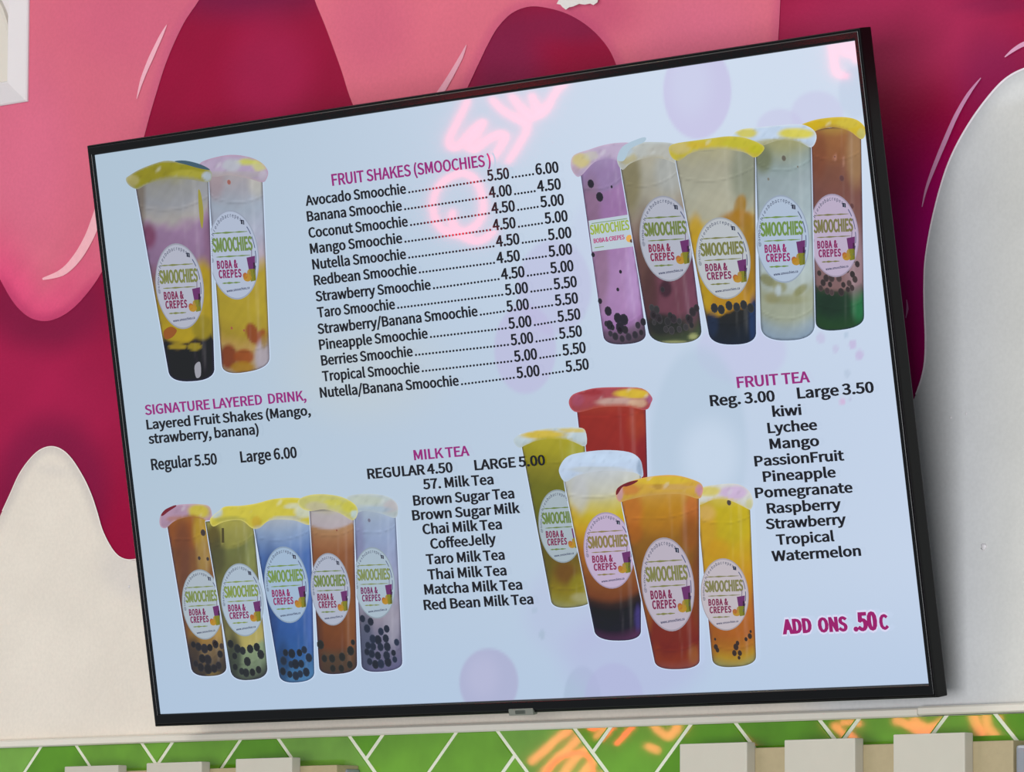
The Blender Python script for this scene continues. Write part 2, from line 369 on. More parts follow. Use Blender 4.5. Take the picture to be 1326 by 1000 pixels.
def glyph(ch, wx, wy):
    k = (ch, wx, wy)
    if k in _gc: return _gc[k]
    adv, cs = GLYPH[ch]
    polys = []
    for c in cs:
        keep = [i for i in range(len(c)) if np.hypot(*(c[i] - c[i - 1])) > .5]
        c = c[keep]
        e1 = c - np.roll(c, 1, 0)
        e2 = np.roll(c, -1, 0) - c
        e1 /= np.hypot(e1[:, 0], e1[:, 1])[:, None]
        e2 /= np.hypot(e2[:, 0], e2[:, 1])[:, None]
        n1 = np.column_stack([e1[:, 1], -e1[:, 0]])
        n2 = np.column_stack([e2[:, 1], -e2[:, 0]])
        s = n1 + n2
        s /= np.maximum((1 + (n1 * n2).sum(1)), .5)[:, None]
        polys.append(c + s * [wx, wy])
    if polys:
        ed, n0 = [], 0
        for c in polys:
            ed += [(n0 + i, n0 + (i + 1) % len(c)) for i in range(len(c))]
            n0 += len(c)
        vv, _e, tr, *_r = delaunay_2d_cdt([Vector(p) for c in polys for p in c], ed, [], 0, 1e-3)
        V = np.array([[q.x, q.y] for q in vv])
        tr = [list(t) for t in tr]
        cen = np.array([V[t].mean(0) for t in tr])
        wn = np.zeros(len(cen), int)                 # winding number of each triangle's middle
        for c in polys:
            for p, q in zip(c, np.roll(c, -1, 0)):
                cr = (q[0] - p[0]) * (cen[:, 1] - p[1]) - (cen[:, 0] - p[0]) * (q[1] - p[1])
                wn += ((p[1] <= cen[:, 1]) & (q[1] > cen[:, 1]) & (cr > 0)).astype(int) - ((p[1] > cen[:, 1]) & (q[1] <= cen[:, 1]) & (cr < 0)).astype(int)
        tris = [t for t, w in zip(tr, wn) if w > 0]
    else:
        tris, V = [], np.zeros((0, 2))
    _gc[k] = (adv, V, [tuple(t) for t in tris])
    return _gc[k]


def text_mesh(s, wx=6, wy=4, track=0):
    """string -> verts in unit box: x from 0 to 1 over the ink, y 0 baseline to 1 cap height"""
    x = 0
    V, F, n = [], [], 0
    for ch in s:
        adv, v, f = glyph(ch, wx, wy)
        if len(v):
            V.append(v + [x, 0])
            F += [tuple(i + n for i in t) for t in f]
            n += len(v)
        x += adv + track
    V = np.vstack(V)
    lo, hi = V[:, 0].min(), V[:, 0].max()
    V = (V - [lo, 0]) / [hi - lo, 257.0]
    return V, F


class Sheet:
    """collects flat print (in photo pixels) for one object on the lit screen"""
    def __init__(s, depth): s.V, s.F, s.C, s.n, s.d = [], [], [], 0, depth

    def put(s, Vpx, F, C, dz=0.0):
        Q = tv_pt(Vpx, s.d + dz)
        s.V.append(np.column_stack([Q[:, 0], np.full(len(Q), -(s.d + dz)), Q[:, 1]]))
        s.F += [tuple(i + s.n for i in f) for f in F]
        C = np.asarray(C, float)
        if C.ndim == 1: C = np.tile(C, (len(Q), 1))
        s.C.append(C)
        s.n += len(Q)

    def area(s, outline, fn, step=3.0, dz=0.0):
        P, F, O = fill(outline, step)
        s.put(P, F, fn(P, dist_outline(P, O)), dz)

    def text(s, t, S, E, h, col, wx=9, wy=5, dz=0.0, track=0):
        V, F = text_mesh(t, wx, wy, track)
        S, E = np.array(S, float), np.array(E, float)
        up = np.array([-.117, -1.0]) * h
        s.put(S + V[:, :1] * (E - S) + V[:, 1:] * up, F, lin(col), dz)

    def dot(s, c, r, col, dz=0.0, n=8, ry=None):
        a = np.arange(n) / n * 2 * np.pi
        P = np.column_stack([c[0] + r * np.cos(a), c[1] + (ry or r) * np.sin(a)])
        s.put(P, [tuple(range(n))], lin(col), dz)

    def build(s, name, parent, label=None):
        V, C = np.vstack(s.V), np.vstack(s.C)
        # faces turned towards the viewer (-y)
        F = []
        for f in s.F:
            a, b, c = V[f[0]], V[f[1]], V[f[2]]
            ny = (b[2] - a[2]) * (c[0] - a[0]) - (b[0] - a[0]) * (c[2] - a[2])
            F.append(f if ny < 0 else tuple(reversed(f)))
        o = mesh_obj(name, V, F, SCREEN, parent, C)
        if label: o['label'] = label
        return o

# ================================================================ THE WALL AND ITS MURAL
ZT = 1.8655                                      # top of the tiled band
X0, X1, Z1 = -1.9, 1.6, 3.15


def project_wall(XZ, Y=0.0):
    Q = np.column_stack([XZ[:, 0], np.full(len(XZ), Y), XZ[:, 1]])
    return to_px(Q, R_W, CAM_W)


def dark_paint(P):
    x, y = P[:, 0], P[:, 1]
    c = np.tile(lin((150, 0, 54)), (len(P), 1))
    c = mix(c, (176, 34, 84), ell(P, 20, 520, 160, 120, .6) * .5)
    c = mix(c, (110, 14, 58), ell(P, 62, 396, 84, 56, .4) * .62)              # airbrushed shade under the pink drip
    c = mix(c, (112, 12, 60), ell(P, 66, 640, 74, 98, .26) * .6)             # and around the white one
    c = mix(c, (104, 16, 66), ell(P, 318, -22, 110, 44, .6) * .7)              # heads of the arches
    c = mix(c, (172, 30, 82), ell(P, 350, 100, 50, 70, .6) * .5)
    c = mix(c, (112, 26, 70), ell(P, 655, 90, 46, 80, .6) * .6)
    c = mix(c, (118, 28, 72), ell(P, 740, 30, 60, 24, .6) * .5)
    c = mix(c, (178, 40, 88), ell(P, 1160, 40, 150, 75, .6) * .8)
    c = mix(c, (158, 4, 98), smoothstep(110, 330, y) * smoothstep(980, 1090, x))  # purplish right side, painted brighter to offset the television's shadow
    c = mix(c, (154, 0, 88), smoothstep(330, 480, y) * smoothstep(980, 1090, x))
    c = mix(c, (122, 22, 78), ell(P, 1290, 110, 50, 60, .6) * .5)
    c = mix(c, (120, 20, 70), ell(P, 1290, 6, 50, 12, .7) * .5)
    return c * (1 + .05 * wob(P, 21))[:, None]


def wall_grid():
    xs = np.arange(X0, X1 + 1e-6, .0085)
    zs = np.arange(ZT - .02, Z1 + 1e-6, .0085)
    G = np.stack(np.meshgrid(xs, zs), -1).reshape(-1, 2)
    nx = len(xs)
    C = dark_paint(project_wall(G))
    V = np.column_stack([G[:, 0], np.zeros(len(G)), G[:, 1]])
    F = [(j * nx + i, j * nx + i + 1, (j + 1) * nx + i + 1, (j + 1) * nx + i) for j in range(len(zs) - 1) for i in range(nx - 1)]
    n = len(V)                                    # thickness of the wall behind the painted face, and the wall below the tiles
    xa, xb, za, zb = xs[0], xs[-1], 0.0, zs[-1]
    V = np.vstack([V, [(xa, .004, za), (xb, .004, za), (xb, .004, zb), (xa, .004, zb),
                       (xa, .14, za), (xb, .14, za), (xb, .14, zb), (xa, .14, zb)]])
    C = np.vstack([C, np.tile(lin((214, 206, 196)), (8, 1))])
    b = n
    F += [(b, b + 1, b + 2, b + 3), (b + 5, b + 4, b + 7, b + 6), (b, b + 4, b + 5, b + 1),
          (b + 1, b + 5, b + 6, b + 2), (b + 2, b + 6, b + 7, b + 3), (b + 3, b + 7, b + 4, b)]
    return mesh_obj('wall_back', V, F, PAINT, None, C)


wall = tag(wall_grid(), 'magenta mural wall with pink and white dripping paint, behind the television', kind='structure')


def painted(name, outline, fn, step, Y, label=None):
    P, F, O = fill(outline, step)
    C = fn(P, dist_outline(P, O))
    Q = wall_pt(P, Y)
    V = np.column_stack([Q[:, 0], np.full(len(Q), Y), Q[:, 1]])
    G = []
    for f in F:
        a, b, c = V[f[0]], V[f[1]], V[f[2]]
        ny = (b[2] - a[2]) * (c[0] - a[0]) - (b[0] - a[0]) * (c[2] - a[2])
        G.append(f if ny < 0 else list(reversed(f)))
    # paint has a little body: close the rim back to the wall
    o = mesh_obj(name, V, G, PAINT, wall, C)
    if label: o['label'] = label
    return o


PINK = (214, 104, 126)


def pink_left(P, d):
    x, y = P[:, 0], P[:, 1]
    c = np.tile(lin(PINK), (len(P), 1))
    c = mix(c, (206, 92, 124), ell(P, 170, 20, 90, 60, .6) * .45)
    c = mix(c, (218, 108, 138), ell(P, 30, 200, 60, 120, .6) * .6)
    low = smoothstep(250, 370, y) * smoothstep(150, 60, x + (y - 380) * .2)
    c = mix(c, (224, 74, 122), low * smoothstep(70, 10, d) * .8)
    c = mix(c, (188, 56, 102), smoothstep(330, 385, y) * smoothstep(16, 2, d) * .75)
    c = mix(c, (196, 84, 122), smoothstep(14, 2, d) * smoothstep(230, 120, y) * .5)
    return c * (1 + .05 * wob(P, 9) * low)[:, None]


drip1 = catmull([(-330, -90), (-100, -92), (60, -90), (262, -90), (280, -60), (262, -8), (238, 30), (217, 76), (202, 122), (190, 164), (180, 205),
                 (172, 250), (150, 315), (129, 357), (112, 381), (95, 399), (77, 411), (58, 416), (38, 411), (20, 395), (5, 371), (-12, 335), (-34, 270), (-70, 205), (-120, 190), (-170, 240), (-215, 330), (-260, 350), (-300, 300), (-330, 180)], 6)
painted('painted_drip', drip1, pink_left, 5, -.0006, 'long pink paint drip left of the television')


def pink_mid(P, d):
    c = np.tile(lin((224, 110, 130)), (len(P), 1))
    c = mix(c, (218, 108, 136), ell(P, 905, 70, 80, 90, .6) * .7)
    c = mix(c, (200, 84, 120), smoothstep(16, 2, d) * smoothstep(560, 600, P[:, 0]) * .6)
    c = mix(c, (186, 66, 108), ell(P, 770, 12, 50, 40, .7) * .55)
    c = mix(c, (206, 90, 124), ell(P, 480, 30, 50, 60, .6) * .4)
    return c


mid = np.vstack([
    catmull([(395, -90), (396, -50), (402, -20), (409, 4), (422, 36), (441, 88), (451, 120), (462, 150), (480, 210)], 6, False),
    np.array([(560, 260), (575, 190)]),
    catmull([(590, 145), (606, 112), (620, 82), (632, 57), (645, 35), (663, 17), (686, 8.5), (712, 11), (739, 20), (765, 37), (786, 60), (798, 84), (810, 120), (818, 170)], 6, False),
    np.array([(1000, 170), (1004.5, 100), (1009, 30), (1011.5, -20), (1014, -90)])])
painted('painted_drip', mid, pink_mid, 5, -.0006, 'broad pink paint sheet above the television')


top = np.vstack([np.array([(-330, -640), (-330, -62), (-100, -62), (258, -62)]),
                 catmull([(272, -72), (300, -92), (330, -99), (362, -92), (388, -74)], 5, False),
                 np.array([(400, -62), (700, -62), (1012.8, -62), (1034, -640)])])
painted('painted_drip', top, lambda P, d: np.tile(lin((219, 106, 128)), (len(P), 1)), 14, -.0008, 'pink paint band across the top of the mural')


def white_paint(P, d):
    x, y = P[:, 0], P[:, 1]
    c = np.tile(lin((228, 218, 204)), (len(P), 1))
    L = smoothstep(400, 300, x)
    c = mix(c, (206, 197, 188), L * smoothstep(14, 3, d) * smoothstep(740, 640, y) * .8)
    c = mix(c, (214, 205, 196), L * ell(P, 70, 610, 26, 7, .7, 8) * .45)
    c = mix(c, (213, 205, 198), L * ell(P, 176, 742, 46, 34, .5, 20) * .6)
    Rr = smoothstep(1000, 1100, x)
    c = mix(c, (208, 207, 206), Rr)  # right side painted greyer, partly for the television's soft shadow
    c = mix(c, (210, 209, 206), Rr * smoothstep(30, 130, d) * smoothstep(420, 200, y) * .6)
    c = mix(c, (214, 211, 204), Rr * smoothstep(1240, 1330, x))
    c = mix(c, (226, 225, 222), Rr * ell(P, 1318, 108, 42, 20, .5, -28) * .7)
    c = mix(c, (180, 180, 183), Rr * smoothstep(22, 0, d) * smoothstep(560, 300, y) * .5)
    return c * (1 + .012 * wob(P, 14))[:, None]


white = np.vstack([
    catmull([(-160, 700), (-60, 700), (-14, 690), (3, 662), (14, 638), (24, 616), (36, 598), (50, 584), (64.5, 578.5), (79, 582), (93, 595),
             (108, 619), (118, 641), (125, 662), (132.5, 687), (143, 708), (153, 720), (165, 725), (178, 724), (196, 708), (216, 660)], 6, False),
    np.array([(420, 560), (560, 760), (800, 700), (1000, 620), (1110, 580)]),
    catmull([(1150, 560), (1172, 538), (1186, 511), (1193, 491), (1197.5, 468), (1198.5, 437), (1197, 400), (1196.6, 368), (1198.2, 335), (1206, 289),
             (1219, 238), (1233, 200), (1253, 163), (1277, 129), (1301, 103), (1326, 89), (1365, 82), (1420, 92), (1600, 200)], 6, False),
    np.array([(1640, 640), (1600, 990), (663, 1000), (-200, 1000)])])
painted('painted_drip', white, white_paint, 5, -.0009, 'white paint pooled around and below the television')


def stroke(name, pts, ws, col, Y=-.0014, label=None):
    """a brush stroke: centre line in pixels with a width at each point"""
    P = catmull(pts, 6, False)
    w = np.interp(np.linspace(0, 1, len(P)), np.linspace(0, 1, len(ws)), ws)
    T = np.gradient(P, axis=0)
    T /= np.hypot(T[:, 0], T[:, 1])[:, None]
    N = np.column_stack([-T[:, 1], T[:, 0]])
    A, B = P + N * w[:, None] / 2, P - N * w[:, None] / 2
    n = len(P)
    Q = wall_pt(np.vstack([A, B]), Y)
    V = np.column_stack([Q[:, 0], np.full(len(Q), Y), Q[:, 1]])
    F = [(i, i + 1, n + i + 1, n + i) for i in range(n - 1)]
    C = np.tile(lin(col), (len(V), 1))
    o = mesh_obj(name, V, F, PAINT, wall, C)
    if label: o['label'] = label
    return o


stroke('highlight_stroke', [(216, 32), (208, 48), (195, 76), (184, 103), (177, 128)], [.6, 4.5, 6, 4.5, .6], (238, 176, 190))
stroke('highlight_stroke', [(604, 58), (597, 74), (586, 94), (574, 114), (562, 132)], [.6, 5, 6.5, 8, 9], (236, 168, 184))
stroke('highlight_stroke', [(130, 262), (123, 288), (113, 312), (98, 336), (80, 353), (55, 361.5)], [9, 12, 11.5, 11, 9, 2.5], (242, 178, 186))
stroke('highlight_stroke', [(1194, 268), (1199, 246), (1209, 218), (1223, 184), (1238, 150), (1254, 122), (1270, 101)], [.8, 3, 5, 6, 5.5, 4.5, 1], (206, 140, 176))
stroke('highlight_stroke', [(1301, 74), (1312, 65), (1326, 57), (1350, 50)], [1, 4.5, 6, 6], (222, 160, 190))
stroke('highlight_stroke', [(1174, 388), (1175, 400), (1173, 412)], [1, 3, 1], (196, 120, 166))
# pale outlines brushed along the white drips
stroke('outline_stroke', [(1186, 511), (1193, 491), (1197.5, 468), (1198.5, 437), (1197, 400), (1196.6, 368), (1198.2, 335), (1206, 289),
                          (1219, 238), (1233, 200), (1253, 163), (1277, 129), (1301, 103), (1326, 89), (1352, 84)], [2, 2.4, 1.8, 2.2, 2.6, 2.2], (240, 226, 232))
stroke('outline_stroke', [(3, 662), (14, 638), (24, 616), (36, 598), (50, 584), (64.5, 578.5), (79, 582), (93, 595), (108, 619), (118, 641), (125, 662), (132.5, 687), (143, 708), (153, 720), (165, 725), (178, 724)], [1.2, 1.2, 1.5, 1.2], (240, 226, 220))
for (bx, by, br) in ((1275, 708, 4.5), (1252, 536, 1.4), (1232, 541, 1.6), (168, 760, 2)):     # blobs of filler on the white paint
    q = wall_pt([(bx, by)])[0]
    bm = bmesh.new()
    bmesh.ops.create_icosphere(bm, subdivisions=2, radius=br / 1290)
    for v in bm.verts:
        v.co.y *= .45
        v.co *= 1 + .25 * math.sin(v.co.x * 4000 + v.co.z * 3000)
    me = bpy.data.meshes.new('filler_blob')
    bm.to_mesh(me); bm.free()
    me.polygons.foreach_set('use_smooth', [True] * len(me.polygons))
    me.materials.append(WHITE_FIX)
    o = bpy.data.objects.new('filler_blob', me)
    COL.objects.link(o)
    o.location = (q[0], -.001, q[1])
    o.parent = wall

# ---------------------------------------------------------------- tiled band, herringbone of 3:1 tiles
PT, AO, BO, ZC = .0790, 4.65, .80, 1.8645
S2 = math.sqrt(2) * PT
TX0, TX1, TZ0, TZ1 = -1.25, 1.0, 1.52, ZT - .0005


def ab_to_xz(a, b):
    A, B = (a - AO) * S2, (b - BO) * S2          # A = X + dz, B = -X + dz
    return ((A - B) / 2, (A + B) / 2 + ZC)


def clip_poly(poly, axis, lim, keep_less):
    out = []
    for i in range(len(poly)):
        p, q = poly[i - 1], poly[i]
        ip = p[axis] <= lim if keep_less else p[axis] >= lim
        iq = q[axis] <= lim if keep_less else q[axis] >= lim
        if ip != iq:
            t = (lim - p[axis]) / (q[axis] - p[axis])
            out.append((p[0] + (q[0] - p[0]) * t, p[1] + (q[1] - p[1]) * t))
        if iq: out.append(q)
    return out


bm = bmesh.new()
bmesh.ops.create_cube(bm, size=1)
for v in bm.verts:
    v.co = ((TX0 + TX1) / 2 + v.co.x * (TX1 - TX0), -.0041 + v.co.y * .0102, (TZ0 + TZ1) / 2 + v.co.z * (TZ1 - TZ0))
me = bpy.data.meshes.new('grout_bed'); bm.to_mesh(me); bm.free(); me.materials.append(GROUT)
o = bpy.data.objects.new('grout_bed', me); COL.objects.link(o); o.parent = wall

g = .0019 / PT                                    # half a joint, in tile widths
seen = set()
for i in range(-14, 24):
    for j in range(-24, 14):
        k = (i - j) % 6
        t = (0, i - k, j) if k < 3 else (1, i, j + k - 3)
        if t in seen: continue
        seen.add(t)
        if t[0] == 0: a0, a1, b0, b1 = t[1], t[1] + 3, t[2], t[2] + 1
        else: a0, a1, b0, b1 = t[1], t[1] + 1, t[2] - 2, t[2] + 1
        poly = [ab_to_xz(a0 + g, b0 + g), ab_to_xz(a1 - g, b0 + g), ab_to_xz(a1 - g, b1 - g), ab_to_xz(a0 + g, b1 - g)]
        for ax, lim, less in ((0, TX0, False), (0, TX1, True), (1, TZ0, False), (1, TZ1, True)):
            if poly: poly = clip_poly(poly, ax, lim, less)
        if len(poly) < 3: continue
        P = np.array(poly)
        A = .5 * abs(np.sum(P[:, 0] * np.roll(P[:, 1], -1) - P[:, 1] * np.roll(P[:, 0], -1)))
        if A < 1.5e-4: continue
        c = P.mean(0)
        Pi = P + (c - P) / np.maximum(np.hypot(*(c - P).T), 1e-6)[:, None] * .0013
        n = len(P)
        rx, rz = random.uniform(-.0012, .0012), random.uniform(-.0012, .0012)
        D = lambda Q, y: [(q[0] - c[0], y + (q[0] - c[0]) * rx + (q[1] - c[1]) * rz, q[1] - c[1]) for q in Q]
        V = D(P, -.002) + D(P, -.0090) + D(Pi, -.0102)
        F = [tuple(range(2 * n, 3 * n))]
        for q in range(n):
            F += [(q, (q + 1) % n, n + (q + 1) % n, n + q), (n + q, n + (q + 1) % n, 2 * n + (q + 1) % n, 2 * n + q)]
        o = mesh_obj('tile', V, F, TILES[random.choice((0, 0, 1, 1, 2))], wall)
        o.location = (c[0], 0, c[1])
        bm = bmesh.new(); bm.from_mesh(o.data); bmesh.ops.recalc_face_normals(bm, faces=bm.faces); 
        if bm.faces[:] and sum(f.normal.y * f.calc_area() for f in bm.faces if len(f.verts) == n and abs(f.normal.y) > .9) > 0:
            bmesh.ops.reverse_faces(bm, faces=bm.faces)
        bm.to_mesh(o.data); bm.free()


def profile_bar(name, x0, x1, prof, mat, parent=None):
    """prof: (y, z) loop, swept along X"""
    n = len(prof)
    V = [(x, y, z) for x in (x0, x1) for y, z in prof]
    F = [tuple(range(n))[::-1], tuple(range(n, 2 * n))] + [(i, (i + 1) % n, n + (i + 1) % n, n + i) for i in range(n)]
    o = mesh_obj(name, V, F, mat, parent)
    bm = bmesh.new(); bm.from_mesh(o.data); bmesh.ops.recalc_face_normals(bm, faces=bm.faces); bm.to_mesh(o.data); bm.free()
    return o


TP = [(.001, ZT - .001), (-.0125, ZT - .001), (-.0145, ZT + .0005), (-.0145, ZT + .0060), (-.0125, ZT + .0078), (.001, ZT + .0082)]
XJ = wall_pt([(1188, 925)], -.0145)[0][0]
tag(profile_bar('trim_1', TX0, XJ - .0004, TP, TRIMM), 'long white bead trim along the top of the green tiles', kind='structure')
TP2 = [(y, z + .0012) for y, z in TP]
tag(profile_bar('trim_2', XJ + .0004, TX1, TP2, TRIMM), 'short end length of white bead trim over the green tiles at right', kind='structure')

# ================================================================ THE TELEVISION
tv = empty('wall_television', tuple(T_TV), (math.asin(SIN), 0, 0))
tag(tv, 'large black-framed television menu screen tilted forward on the mural wall', 'television')
HW, HT, HB = .5535, .3115, -.3115                 # lit area
OW, OT, OB = .5605, .3222, -.3242                 # outer size


def ring(prof, mat, name, parent, smooth=False):
    """prof: (outward 0..1 between lit area and outer edge, y); swept round the rectangle with mitres"""
    V, F = [], []
    n = len(prof)
    for sx, sz in ((-1, 1), (1, 1), (1, -1), (-1, -1)):
        for t, y in prof:
            x = HW + (OW - HW) * t
            z = HT + (OT - HT) * t if sz > 0 else -(HB + (OB - HB) * t)
            V.append((sx * x, y, sz * z))
    W_ = []
    for k in range(4):                             # each side has its own corner vertices, so the lip shades round only across its section
        m0 = len(W_)
        W_ += V[k * n:(k + 1) * n] + V[((k + 1) % 4) * n:((k + 1) % 4) * n + n]
        F += [(m0 + i, m0 + i + 1, m0 + n + i + 1, m0 + n + i) for i in range(n - 1)]
    o = mesh_obj(name, W_, F, mat, parent, smooth=smooth)
    bm = bmesh.new(); bm.from_mesh(o.data)
    if sum(f.normal.y * f.calc_area() for f in bm.faces) > 0: bmesh.ops.reverse_faces(bm, faces=bm.faces)
    bm.to_mesh(o.data); bm.free()
    return o


ring([(-.09, .002), (-.09, -.0022), (-.08, -.0030), (-.05, -.0037), (.0, -.0042), (.06, -.0045), (.14, -.0046), (.16, -.0046), (.64, -.0046), (.66, -.0046), (.72, -.0044), (.77, -.0040), (.81, -.0034), (.83, -.0026)], BEZEL, 'bezel', tv, True)
ring([(.83, -.0026), (.85, -.0032), (.90, -.0034), (.94, -.0031), (.985, -.0020), (1.0, -.0004), (1.0, .0002), (1.0, .0120), (1.0, .0125), (.93, .0140), (.2, .0140)], EDGE, 'side_rim', tv, True)


def box(name, x0, x1, y0, y1, z0, z1, mat, parent, bev=.002, seg=2):
    bm = bmesh.new()
    bmesh.ops.create_cube(bm, size=1)
    for v in bm.verts:
        v.co = ((x0 + x1) / 2 + v.co.x * (x1 - x0), (y0 + y1) / 2 + v.co.y * (y1 - y0), (z0 + z1) / 2 + v.co.z * (z1 - z0))
    if bev:
        bmesh.ops.bevel(bm, geom=bm.edges[:], offset=bev, segments=seg, affect='EDGES', profile=.6)
    me = bpy.data.meshes.new(name); bm.to_mesh(me); bm.free()
    me.materials.append(mat)
    o = bpy.data.objects.new(name, me); COL.objects.link(o)
    if parent is not None: o.parent = parent
    return o


# rear case: thin above, deeper in its lower middle, and the bracket that carries it
box('rear_case', -.548, .548, .010, .026, -.312, .312, CASE, tv, .004)
bk = empty('wall_bracket', (0, 0, 0)); bk.parent = tv
bk.name = 'wall_bracket'
plate_local = lambda x, yw, zw: tuple(M_TV.T @ (np.array([x, yw, zw]) - T_TV))
for sx in (-.2, .2):
    P = []
    for (yw, zw) in ((-.0005, 2.02), (-.0005, 2.40)):
        P.append(plate_local(sx, yw, zw))
    A = (sx, .026, -.20); B = (sx, .026, .20)
    w = .012
    V = [(p[0] + dx, p[1], p[2]) for dx in (-w, w) for p in (P[0], P[1], B, A)]
    F = [(0, 1, 2, 3), (7, 6, 5, 4), (0, 4, 5, 1), (1, 5, 6, 2), (2, 6, 7, 3), (3, 7, 4, 0)]
    mesh_obj('bracket_arm', V, F, STEEL, bk)

# little logo tab at the middle of the lower bezel
q = tv_pt([(658.6, 919), (690, 917.5)], .005)
bx0, bx1 = q[0][0], q[1][0]
bd = box('badge', bx0, bx1, -.0056, .001, -.3262, -.3192, BADGE, tv, .0008)
box('badge_window', bx0 + .010, bx1 - .011, -.0064, -.005, -.3245, -.3210, BADGE_D, bd, .0003, 1)

# ---------------------------------------------------------------- what the screen shows
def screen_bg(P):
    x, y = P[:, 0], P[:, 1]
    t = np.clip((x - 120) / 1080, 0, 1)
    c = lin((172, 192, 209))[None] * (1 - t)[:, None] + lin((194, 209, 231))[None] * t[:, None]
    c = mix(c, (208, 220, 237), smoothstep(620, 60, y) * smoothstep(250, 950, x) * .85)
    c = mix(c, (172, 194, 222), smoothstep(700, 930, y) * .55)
    for cx, cy, rx, ry, col, a, s in (
            (903, 118, 44, 62, (196, 190, 226), .75, .05), (893, 108, 26, 40, (205, 212, 236), .5, .6),
            (1010, 165, 30, 24, (196, 192, 226), .5, .12), (1058, 148, 34, 30, (198, 196, 228), .55, .12), (1108, 120, 22, 34, (190, 204, 226), .6, .15),
            (718, 372, 48, 62, (186, 184, 220), .55, .08), (680, 452, 40, 58, (186, 180, 218), .6, .06),
            (770, 300, 30, 40, (190, 196, 226), .3, .3),
            (960, 455, 58, 42, (192, 190, 226), .5, .1), (905, 580, 62, 130, (176, 196, 216), .6, .1), (920, 592, 36, 46, (206, 220, 238), .5, .5),
            (633, 884, 38, 44, (168, 166, 202), .7, .06), (625, 876, 20, 26, (184, 186, 216), .5, .6),
            (754, 905, 24, 42, (156, 176, 200), .5, .07), (795, 905, 38, 46, (170, 172, 212), .5, .07),
            (820, 850, 90, 60, (176, 178, 218), .5, .3), (740, 790, 60, 60, (178, 182, 218), .35, .3),
            (1104, 446, 5, 6, (192, 176, 216), .7, .2), (1113, 460, 5, 7, (192, 176, 216), .7, .2), (1095, 434, 3, 4, (170, 190, 212), .6, .2),
            (1091, 520, 4, 5, (210, 170, 212), .7, .2), (1101, 517, 2.5, 3, (180, 180, 212), .6, .2), (1097, 484, 4, 5, (176, 192, 214), .6, .2),
            (1063, 438, 6, 7, (190, 180, 216), .5, .2), (1082, 452, 4, 5, (190, 180, 216), .5, .2),
            (702, 822, 4, 6, (160, 180, 200), .6, .2), (692, 790, 4, 4, (165, 185, 205), .5, .2)):
        c = mix(c, col, ell(P, cx, cy, rx, ry, s) * a)
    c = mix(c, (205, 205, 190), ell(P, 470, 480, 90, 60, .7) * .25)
    # brightness ramp across the panel is put into its emitted colour
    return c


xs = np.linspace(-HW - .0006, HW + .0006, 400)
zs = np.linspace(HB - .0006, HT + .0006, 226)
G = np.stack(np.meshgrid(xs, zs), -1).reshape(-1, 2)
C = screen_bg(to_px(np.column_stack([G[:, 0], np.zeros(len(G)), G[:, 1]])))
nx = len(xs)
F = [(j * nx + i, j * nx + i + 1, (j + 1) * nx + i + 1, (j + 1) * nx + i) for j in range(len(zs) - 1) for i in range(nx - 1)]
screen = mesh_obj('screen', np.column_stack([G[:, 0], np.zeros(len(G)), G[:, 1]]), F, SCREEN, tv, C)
tag(screen, 'lit pale blue menu panel')

# ---------------------------------------------------------------- round shop label printed on every pictured cup
MAGENTA = (168, 30, 112)
LGREEN = (150, 182, 66)


